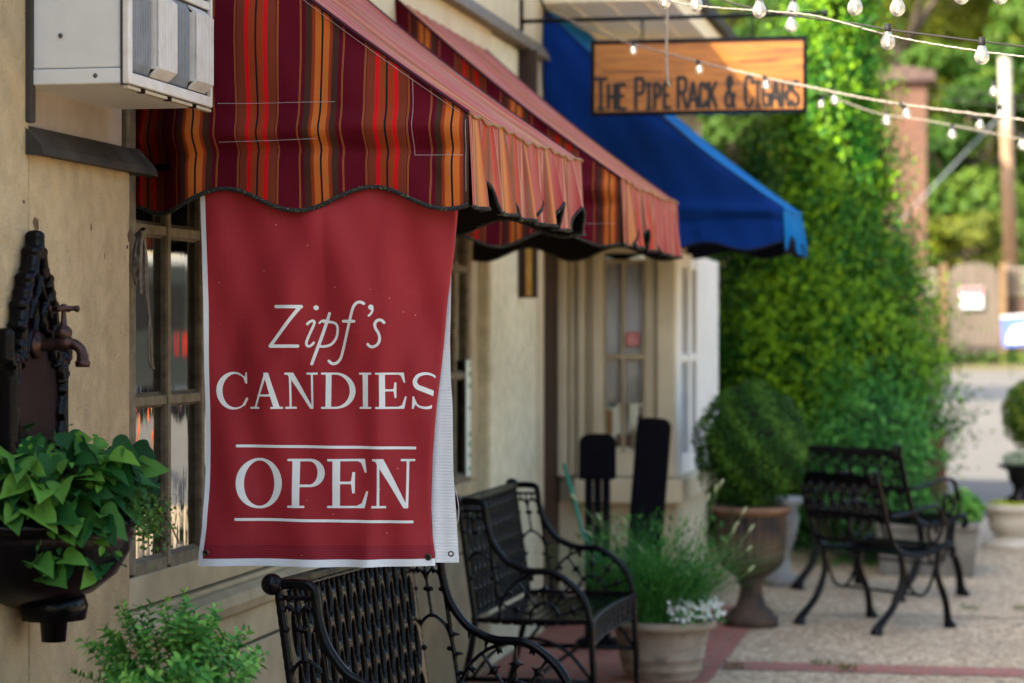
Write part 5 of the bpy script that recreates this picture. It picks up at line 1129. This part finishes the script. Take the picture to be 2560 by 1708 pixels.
def festoon(label, pts, bulbs, cm, r, br, twist=False, dbulb=None, n=5):
    P = crom([at(u, v, D) for u, v, D in pts], n); root = empty('string_lights', label, 'string lights', tuple(P[0]), 0, 'festoon lights strung over the forecourt')
    mb = MB(); mb.tube(P, r, 6)
    if twist:
        L = [Vector(p) for p in P]; Q = []
        for i in range(len(L) - 1):
            for j in range(8):
                t_ = (i * 8 + j) * .9; p = L[i].lerp(L[i + 1], j / 8); Q.append(p + Vector((0, math.cos(t_), math.sin(t_))) * r * .9)
        mb.tube(Q, r * .7, 4)
    W(mb, 'cable', cm, root, smooth=True)
    for (u, v, D, *ex) in bulbs:
        c = at(u, v, D); tilt = (ex[0] if ex else 0) * .01
        sm = MB(); sm.tube([(c.x - tilt, c.y, c.z + br * 2.5), (c.x, c.y, c.z + br * 1.15)], [br * .42, br * .48], 10)
        s_ = W(sm, 'socket', sock, root, smooth=True)
        b = MB().lathe([(.001, -br), (br * .5, -br * .87), (br * .87, -br * .5), (br, 0), (br * .87, br * .5), (br * .62, br * .95), (br * .5, br * 1.4)], 16, tuple(c)); g = W(b, 'bulb', bg, root, smooth=True)
        fl = MB().tube([c + Vector((0, 0, br * .9)), c + Vector((-br * .12, 0, br * .3)), c + Vector((br * .12, 0, 0)), c + Vector((-br * .1, 0, -br * .35))], br * .09, 5); fl.build('filament', fil, g, smooth=True)
    return root
festoon('upper string of round clear bulbs on a twisted pale cord crossing above the wooden sign', [(1560, -40, 8.2), (1675, 2, 8.0), (1770, 18, 7.9), (2000, 35, 7.6), (2090, 53, 7.5), (2254, 96, 7.3), (2466, 131, 7.1), (2640, 150, 7.0)],
        [(1660, 6, 8.0), (1898, 28, 7.7), (2219, 107, 7.35), (2454, 143, 7.1), (1978, 66, 8.9), (1983, 26, 9.2)], ivory, .0025, .023, True)
festoon('thin black cable with round bulbs near the top edge of the view', [(1700, -60, 8.3), (1804, 0, 8.2), (1968, 37, 8.0), (2131, 59, 7.9), (2233, 76, 7.8), (2356, 92, 7.7), (2640, 128, 7.6)], [(1740, 14, 8.4)], blackc, .0030, .0235)
festoon('highest string with only the bottoms of its bulbs in view', [(1900, -75, 7.4), (2100, -55, 7.3), (2400, -60, 7.2), (2640, -90, 7.1)], [(2137, 20, 7.3), (2243, 22, 7.3), (2403, -8, 7.2), (2500, -8, 7.2)], blackc, .003, .024)
festoon('lower string of small bulbs on a pale cord passing in front of the wooden sign', [(1380, 30, 12.0), (1461, 66, 11.6), (1568, 106, 11.3), (1755, 157, 10.8), (1927, 198, 10.5), (2025, 218, 10.3), (2213, 255, 10.0), (2507, 294, 9.7), (2640, 308, 9.6)],
        [(1583, 128, 11.2), (1748, 176, 10.8, 1), (1915, 215, 10.5, 1), (2087, 253, 10.2), (2266, 286, 9.9, 3), (2449, 314, 9.8, 4)], ivory, .0042, .0185, True)
festoon('farthest string of bulbs hanging in front of the brick chimney', [(1960, 195, 12.4), (2060, 235, 12.2), (2106, 253, 12.0), (2200, 285, 11.8), (2319, 302, 11.6), (2507, 339, 11.3), (2660, 372, 11.0)],
        [(2052, 262, 12.2), (2216, 304, 11.9), (2380, 338, 11.5), (2555, 365, 11.3), (2484, 232, 11.4), (2502, 290, 11.4)], ivory, .0025, .021)
tw = MB().tube(crom([at(1667, -30, 9.0), at(1668, 60, 9.0), at(1666, 130, 9.0), at(1669, 200, 9.0), at(1675, 216, 9.0)], 6), .0055, 6)
tag(tw.build('twine', ivory, smooth=True), 'frayed end of pale twine dangling in front of the wooden sign', 'twine')

# ------------------------------------------------------------------ street side: fence, gate, signs, chimney, pole
def gp(u, D): p = at(u, 800, D); return p.x, p.y, gz(p.y)
wd = basic('grey_weathered_wood', (.17, .14, .115), (.09, .065, .05), .85, 4, .3, 20, scale=(8, 8, .4)); wd2 = basic('brown_fence_wood', (.12, .07, .05), (.07, .045, .035), .85, 5, scale=(6, 6, .4)); wd3 = basic('orange_post_wood', (.20, .125, .065), (.14, .085, .045), .8, 5)
DF = 45
def fence(label, u0, u1, nb):
    x0, y0, g0 = gp(u0, DF); x1, _, _ = gp(u1, DF); root = empty('wooden_fence', label, 'fence', (x0, y0, g0), 0, None); L = x1 - x0
    b = MB(); k = int(L / .15)
    for i in range(k): b.box(x0 + i * .15 + .005, x0 + i * .15 + .145, y0, y0 + .02, g0 + .05, g0 + 1.22 + .008 * (i % 3))
    W(b, 'boards', wd2, root)
    b = MB()
    for z in (1.28, 1.42, 1.56, 1.70): b.box(x0, x1, y0, y0 + .025, g0 + z, g0 + z + .07)
    k = int(L / .3)
    for i in range(k): b.box(x0 + i * .3 + .1, x0 + i * .3 + .13, y0 - .012, y0 - .002, g0 + 1.26, g0 + 1.78)
    W(b, 'trellis', basic('pale_trellis', (.26, .22, .18), (.17, .14, .11), .8, 4), root)
    for i in range(int(L / 2.2) + 1): W(MB().box(x0 + i * 2.2, x0 + i * 2.2 + .1, y0 + .03, y0 + .13, g0, g0 + 1.85), 'post', wd, root)
    return root
fence('brown board fence with pale trellis on top, left of the arched gate', 1500, 2348, 0)
fence('brown board fence with pale trellis on top, right of the arched gate', 2514, 3200, 0)
x0, y0, g0 = gp(2370, DF); x1 = gp(2496, DF)[0]
gt = empty('wooden_gate', 'arched weathered board gate with tan posts across the street', 'gate', (x0, y0, g0))
b = MB(); n = 8
for i in range(n):
    a = x0 + (x1 - x0) * i / n + .004; c_ = x0 + (x1 - x0) * (i + 1) / n - .004; top = lambda x: g0 + 1.63 + .24 * math.sqrt(max(0, 1 - ((x - (x0 + x1) / 2) / ((x1 - x0) / 2) * .97) ** 2))
    b.prism([(a, g0 + .06), (c_, g0 + .06), (c_, top(c_)), (a, top(a))], y0, y0 + .03)
W(b, 'boards', wd, gt)
for u in (2350, 2498): xa = gp(u, DF)[0]; W(MB().box(xa, xa + .13, y0 - .04, y0 + .09, g0, g0 + 1.86), 'post', wd3, gt)
def flatsign(root, name, u0, u1, v0, v1, D, mat, dy=0, W3=None):
    p, q = at(u0, v0, D), at(u1, v1, D); return p, q
s0, s1 = at(2400, 719, DF - .1), at(2457, 771, DF - .1)
gs = empty('gate_sign', 'small white notice with a red heading on the arched gate', 'sign', (s0.x, s0.y - .05, s1.z))
W(MB().box(s0.x, s1.x, s0.y - .01, s0.y, s1.z, s0.z), 'panel', basic('white_sign', (.62, .66, .68), None, .6), gs)
W(MB().box(s0.x + .01, s1.x - .01, s0.y - .016, s0.y - .012, s0.z - .13, s0.z - .01), 'heading', basic('red_heading', (.55, .12, .13), None, .6), gs)
for k in range(3): W(MB().box(s0.x + .05, s1.x - .05 - .04 * k, s0.y - .016, s0.y - .012, s0.z - .20 - .055 * k, s0.z - .18 - .055 * k), 'text_line', basic('grey_text', (.35, .4, .45), None, .6), gs)
s0, s1 = at(2513, 790, 40), at(2592, 868, 40); g1 = gz(s0.y)
ys_ = empty('yard_sign', 'blue and white lawn sign on wire legs at the right edge', 'sign', (s0.x, s0.y, g1)); ys_.rotation_euler = (0, R(-4), 0)
hh = s0.z - s1.z; ww = s1.x - s0.x; zz0 = s1.z - g1; blu = basic('sign_blue', (.10, .16, .50), None, .6)
MB().box(0, ww, -.006, .006, zz0, zz0 + hh).build('panel', blu, ys_)
MB().prism([(.06, zz0 + .06), (ww - .02, zz0 + .05), (ww - .02, zz0 + hh * .72), (.18, zz0 + hh * .62), (.10, zz0 + hh * .4)], -.012, -.008).build('white_field', basic('sign_white', (.75, .76, .8), None, .6), ys_)
MB().box(0, ww, -.013, -.0085, zz0 + hh - .03, zz0 + hh).build('white_edge', basic('sign_white2', (.75, .76, .8), None, .6), ys_)
for xx in (.1, ww - .1): MB().tube([(xx, 0, 0), (xx, 0, zz0 + .1)], .006, 6).build('wire_leg', M['iron'], ys_)
# brick chimney
t = NT('red_brick'); b_ = t.n('TexBrick'); b_.inputs['Scale'].default_value = 1; b_.inputs['Brick Width'].default_value = .22; b_.inputs['Row Height'].default_value = .075; b_.inputs['Mortar Size'].default_value = .010
b_.inputs['Color1'].default_value = (.135, .048, .027, 1); b_.inputs['Color2'].default_value = (.085, .032, .022, 1); b_.inputs['Mortar'].default_value = (.12, .085, .06, 1)
mp = t.n('Mapping'); mp.inputs['Rotation'].default_value = (R(90), 0, 0); tc = t.n('TexCoord'); t.l(tc.outputs['Object'], mp.inputs[0]); t.l(mp.outputs[0], b_.inputs['Vector'])
t.set(Base_Color=t.mix(t.ramp(t.noise(.8, 5), [(.4, (0, 0, 0)), (.7, (.55, .55, .55))]), b_.outputs['Color'], (.16, .08, .05)), Roughness=.9); brick = t.m
x0, y0, g0 = gp(2205, 50); x1 = gp(2316, 50)[0]; zt_ = CH + (HOR - 205) / FPX * 50; zc_ = CH + (HOR - 172) / FPX * 50
chm = empty('brick_chimney', 'tall square red brick chimney stack with a dark flat cap behind the fence', 'chimney', (x0, y0, g0))
W(MB().box(x0, x1, y0, y0 + .9, g0, zt_), 'stack', brick, chm); xa, xb = gp(2188, 50)[0], gp(2338, 50)[0]
W(MB().prism([(xa, zt_), (xb, zt_), (xb, zc_ - .08), (xa + .5, zc_ + .05), (xa, zc_)], y0 - .15, y0 + 1.1), 'cap', basic('dark_cap', (.13, .085, .07), (.08, .05, .045), .8, 3), chm)
# utility pole with guy wire
x0, y0, g0 = gp(2533, 52); xt = at(2511, 145, 52)
up = empty('utility_pole', 'weathered wooden utility pole with a guy wire at the right', 'pole', (x0, y0, g0))
t = NT('pole_wood'); sp = t.n('SeparateXYZ'); t.l(t.co(), sp.inputs[0]); c = t.ramp(t.math('MULTIPLY', sp.outputs[2], .125), [(.40, (.27, .13, .055)), (.72, (.26, .15, .08)), (.80, (.36, .34, .30))]); c = t.mix(.35, c, t.ramp(t.noise(3, 5, (8, 8, .4)), [(.3, (.12, .08, .05)), (.7, (.4, .3, .2))])); t.set(Base_Color=c, Roughness=.85)
W(MB().tube([(x0, y0, g0), ((x0 + xt.x) / 2, y0, (g0 + xt.z) / 2), (xt.x, y0, xt.z)], [.17, .15, .125], 16), 'pole', t.m, up, smooth=True)
ga, gb = at(2500, 290, 52), at(2330, 470, 49); W(MB().tube([ga, gb, gb + (gb - ga) * 1.2], .014, 6), 'guy_wire', basic('steel_wire', (.35, .37, .38), None, .5), up)
for k, (v0, v1) in enumerate(((236, 262), (262, 275), (330, 345))):
    a = at(1500, v0 - 130, 70); b2_ = at(2520, v0 + 4, 52); c2_ = at(2900, v1 + 10, 40); W(MB().tube(crom([a, b2_, c2_], 6), .012, 5), 'power_line', blackc, up)

# ------------------------------------------------------------------ trees, hill and far wood
def tree(kind, label, cx, cy, H, RR, seed, mat, n=8500, L=.20, name='broadleaf_tree', base=.25, squash=1.0, group='leafy trees behind the fence'):
    rs = np.random.RandomState(seed); g0 = gz(cy); root = empty(name, label, 'tree' if H > 3 else 'bush', (cx, cy, g0), 0, group if H > 3 else None)
    tk = MB(); tk.tube([(0, 0, 0), (.1, 0, H * .35), (0, .1, H * .8)], [RR * .09, RR * .07, .03], 8)
    for k in range(6): a = k * 1.05 + seed; tk.tube([(.1, 0, H * (.28 + .06 * k)), (math.cos(a) * RR * .6, math.sin(a) * RR * .6, H * (.5 + .07 * k))], [RR * .04, .03], 6)
    tk.build('trunk', basic('bark_%d' % seed, (.13, .10, .07), (.07, .05, .04), .9, 8), root)
    nb = 26; bc_ = []
    for k in range(nb):
        z = rs.uniform(base, .95); rr = RR * math.sqrt(max(.05, 1 - ((z - .55) / .50) ** 2)) * rs.uniform(.35, .85); a = rs.uniform(0, 2 * PI); bc_.append((rr * math.cos(a), rr * math.sin(a), z * H, RR * rs.uniform(.28, .48)))
    bc_ = np.array(bc_); idx = rs.randint(0, nb, n); d = rs.normal(size=(n, 3)); d /= np.linalg.norm(d, axis=1, keepdims=True); d[:, 2] = np.where(d[:, 2] < -.3, -d[:, 2], d[:, 2])
    B = bc_[idx]; rad = B[:, 3:4] * (1 - np.abs(rs.normal(size=(n, 1))) * .16) * (1 + .18 * np.sin(d[:, :1] * 8 + B[:, :1]) * np.sin(d[:, 2:3] * 7))
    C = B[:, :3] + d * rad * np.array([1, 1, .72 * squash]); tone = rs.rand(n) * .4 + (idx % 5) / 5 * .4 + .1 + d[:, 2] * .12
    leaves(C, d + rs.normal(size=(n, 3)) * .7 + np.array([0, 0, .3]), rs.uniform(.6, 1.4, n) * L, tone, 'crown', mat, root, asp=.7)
    return root
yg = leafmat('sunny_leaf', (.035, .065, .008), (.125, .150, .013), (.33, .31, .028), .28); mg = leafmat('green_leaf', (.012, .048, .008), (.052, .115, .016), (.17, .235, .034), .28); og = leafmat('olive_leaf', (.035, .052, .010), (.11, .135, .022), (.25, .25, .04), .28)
gx = lambda u, D: gp(u, D)[:2]
TR = [('tall yellow green tree rising above the brick chimney', 2230, 62, 12.5, 4.0, yg, 1), ('mid green tree between the chimney and the utility pole', 2420, 57, 7.0, 2.4, mg, 2), ('yellow green tree behind the utility pole', 2600, 64, 13.0, 4.2, yg, 3), ('green tree seen between the blue awning and the arborvitae', 1830, 60, 11.5, 3.6, mg, 4),
      ('pale green tree left of the arborvitae above the wooden sign', 1980, 70, 15, 4.5, og, 5), ('dark green tree glimpsed beside the eave', 1660, 66, 14, 4.2, mg, 6), ('olive tree behind the chimney cap at the top', 2380, 74, 15.5, 4.4, og, 7), ('green tree beyond the right edge of the fence', 2760, 58, 9.5, 3.4, mg, 8)]
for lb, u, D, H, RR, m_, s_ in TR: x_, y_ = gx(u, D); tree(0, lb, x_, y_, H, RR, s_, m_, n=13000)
for lb, u, D, H, RR, m_, s_ in (('rounded pale green bush showing above the arched gate', 2425, 55, 3.1, 1.3, og, 21), ('small bright bush beside the foot of the chimney', 2345, 54, 2.9, .6, yg, 22), ('mid green bush behind the right trellis fence', 2600, 55, 2.9, 1.3, mg, 23)):
    x_, y_ = gx(u, D); tree(0, lb, x_, y_, H, RR, s_, m_, n=5000, L=.13, name='leafy_bush', base=.12)
mb = MB(); ys = [85, 100, 115, 130, 150]; hz = [1.6, 8, 16, 22, 26]
for j, (yy, z) in enumerate(zip(ys, hz)): mb.v += [(x, yy, z + 1.5 * math.sin(x * .07 + j)) for x in range(-90, 121, 10)]
m = len(range(-90, 121, 10)); mb.f = [(j * m + i, j * m + i + 1, (j + 1) * m + i + 1, (j + 1) * m + i) for j in range(len(ys) - 1) for i in range(m - 1)]
tag(mb.build('hill', basic('hill_ground', (.06, .09, .02), (.03, .05, .015), .9, .3)), kind='structure')
rs = np.random.RandomState(77); n = 46000; nb = 260; B = np.stack([rs.uniform(-60, 60, nb), rs.uniform(82, 140, nb), np.zeros(nb)], 1); B[:, 2] = np.interp(B[:, 1], ys, hz) + rs.uniform(2, 7, nb); rb = rs.uniform(2.2, 4.2, nb)
idx = rs.randint(0, nb, n); d = rs.normal(size=(n, 3)); d /= np.linalg.norm(d, axis=1, keepdims=True); C = B[idx] + d * (rb[idx] * rs.uniform(.8, 1.05, n))[:, None]
tag(leaves(C, d + rs.normal(size=(n, 3)) * .5, rs.uniform(.5, 1.1, n) * .8, (idx % 7) / 9 + rs.rand(n) * .35, 'far_wood', yg, asp=.8), 'dense sunlit wood covering the hillside far behind', 'wood', None, 'stuff')
# weeds along fence foot and in the paving
def weeds(name, label, cx, cy, n, sx, sy, h, seed):
    rs = np.random.RandomState(seed); C = np.stack([cx + rs.uniform(-sx, sx, n), cy + rs.uniform(-sy, sy, n), rs.uniform(0, h, n)], 1); C[:, 2] += np.array([gz(y) for y in C[:, 1]])
    o = leaves(C, rs.normal(size=(n, 3)), h * .7, rs.rand(n), name, mg, asp=.35); return tag(o, label, 'weeds', None, 'stuff')
x_, y_ = gx(2440, 44.6); weeds('fence_weeds', 'low green weeds along the foot of the fence and gate', x_, y_, 2600, 6, .25, .22, 31)
x_, y_ = gx(2425, 13.5)[0], at(2425, 1525, 14.0).y
for k, (u, v, wv) in enumerate(((2425, 1524, .06), (2060, 1665, .07), (2120, 1676, .04), (1835, 1672, .05), (2555, 1526, .05))):
    D = CH * FPX / (v - HOR); p = at(u, v, D); weeds('weed_tuft', ('small green weed tuft growing in the tan paving near the front chair', 'weed tuft at the brick strip left of centre', 'tiny weed tuft beside the brick strip', 'weed tuft at the corner of the brick path', 'weed tuft at the right edge of the paving')[k], p.x, p.y, 60, wv, .05, .03, 40 + k)

n = 260; C = np.stack([np.random.uniform(-2.1, .6, n), np.random.uniform(9.5, 17.5, n), np.full(n, .012)], 1)
tag(leaves(C, np.random.normal(size=(n, 3)) * .25 + np.array([0, 0, 1]), np.random.uniform(.015, .035, n), np.random.rand(n), 'fallen_leaves', leafmat('dry_leaf', (.05, .03, .012), (.14, .08, .03), (.22, .18, .05), .1)), 'scattered small dry leaves on the paving and brick path', 'leaves', None, 'stuff')
# ------------------------------------------------------------------ things the window panes mirror from the far side of the street
vx, vy = 5.3, 30.5; vg = gz(32)
van = empty('parked_van', 'dark van with a pale roof, seen only mirrored in the window panes', 'van', (vx + 1, vy, vg)); white = basic('charcoal_car_paint', (.03, .035, .035), (.02, .024, .024), .3, 2, coat=.3)
W(MB().prism([(vx, .45), (vx + 2.0, .45), (vx + 2.0, 1.15), (vx + 1.85, 1.95), (vx + .15, 1.95), (vx, 1.15)], vy, vy + 4.6, mat=Matrix.Translation((0, 0, vg))), 'body', white, van, bev=.06)
W(MB().box(vx + .12, vx + 1.88, vy + .02, vy + 4.4, vg + 1.92, vg + 2.12), 'roof', basic('white_roof', (.35, .35, .34), None, .4), van, bev=.04)
W(MB().box(vx + .18, vx + 1.82, vy - .012, vy - .002, vg + 1.15, vg + 1.75), 'rear_window', M['dark'], van)
for s_ in (0, 1): W(MB().box(vx + .05 + 1.7 * s_, vx + .25 + 1.7 * s_, vy - .02, vy - .003, vg + .8, vg + 1.1), 'tail_light', basic('tail_red', (.35, .02, .01), None, .4), van)
for xx in (vx + .05, vx + 1.95):
    for yy in (vy + .9, vy + 3.7):
        b = MB().lathe([(.001, -.1), (.33, -.1), (.35, 0), (.33, .1), (.001, .1)], 20); W(MB().add([(xx + p[2], yy + p[0], vg + .35 + p[1]) for p in b.v], b.f), 'wheel', M['iron'], van, smooth=True)
for k in range(2):
    xx = 4.9 + .9 * k; yy = 25.6; g_ = gz(yy); cn = empty('traffic_cone', ('nearer' if k == 0 else 'farther') + ' orange traffic cone before the dark van, mirrored in the window panes', 'cone', (xx, yy, g_), 0, 'orange cones by the van')
    W(MB().lathe([(.001, .75), (.03, .75), (.14, .04), (.001, .04)], 20, (xx, yy, g_)), 'cone', basic('cone_orange', (.85, .14, .01), None, .6), cn, smooth=True); W(MB().box(xx - .18, xx + .18, yy - .18, yy + .18, g_ + .004, g_ + .04), 'base', M['iron'], cn)
hs = empty('far_house', 'tan house beyond the fence at the far right, seen only mirrored in the panes', 'house', (9, 56, gz(56)))
g_ = gz(56); W(MB().box(4.5, 20, 56, 64, g_, g_ + 3.4), 'wall', basic('tan_siding', (.55, .45, .32), None, .8), hs); W(MB().prism([(56 - .6, g_ + 3.4), (64.6, g_ + 3.4), (60, g_ + 5.6)], 4, 20.5, 'x'), 'roof', M['slate'], hs)
for k in range(4): W(MB().box(6 + 3.4 * k, 7.2 + 3.4 * k, 55.97, 55.99, g_ + 1, g_ + 2.3), 'window', M['dark'], hs)
for k, (x_, y_, H, RR, m_) in enumerate(((14, 22, 9, 3.2, mg), (18, 9, 10, 3.6, mg), (17, -3, 9, 3.4, og), (12, 40, 8, 3, yg), (2, -16, 9, 3.5, mg), (10, -14, 9, 3.2, mg))):
    tree(0, ('green tree at the open side of the street to the right', 'broad tree right of the forecourt', 'olive tree right and behind the viewer', 'yellow green tree right of the fence', 'tree behind the viewer', 'second tree behind the viewer to the right')[k], x_, y_, H, RR, 50 + k, m_, n=5000, L=.28, group=None)
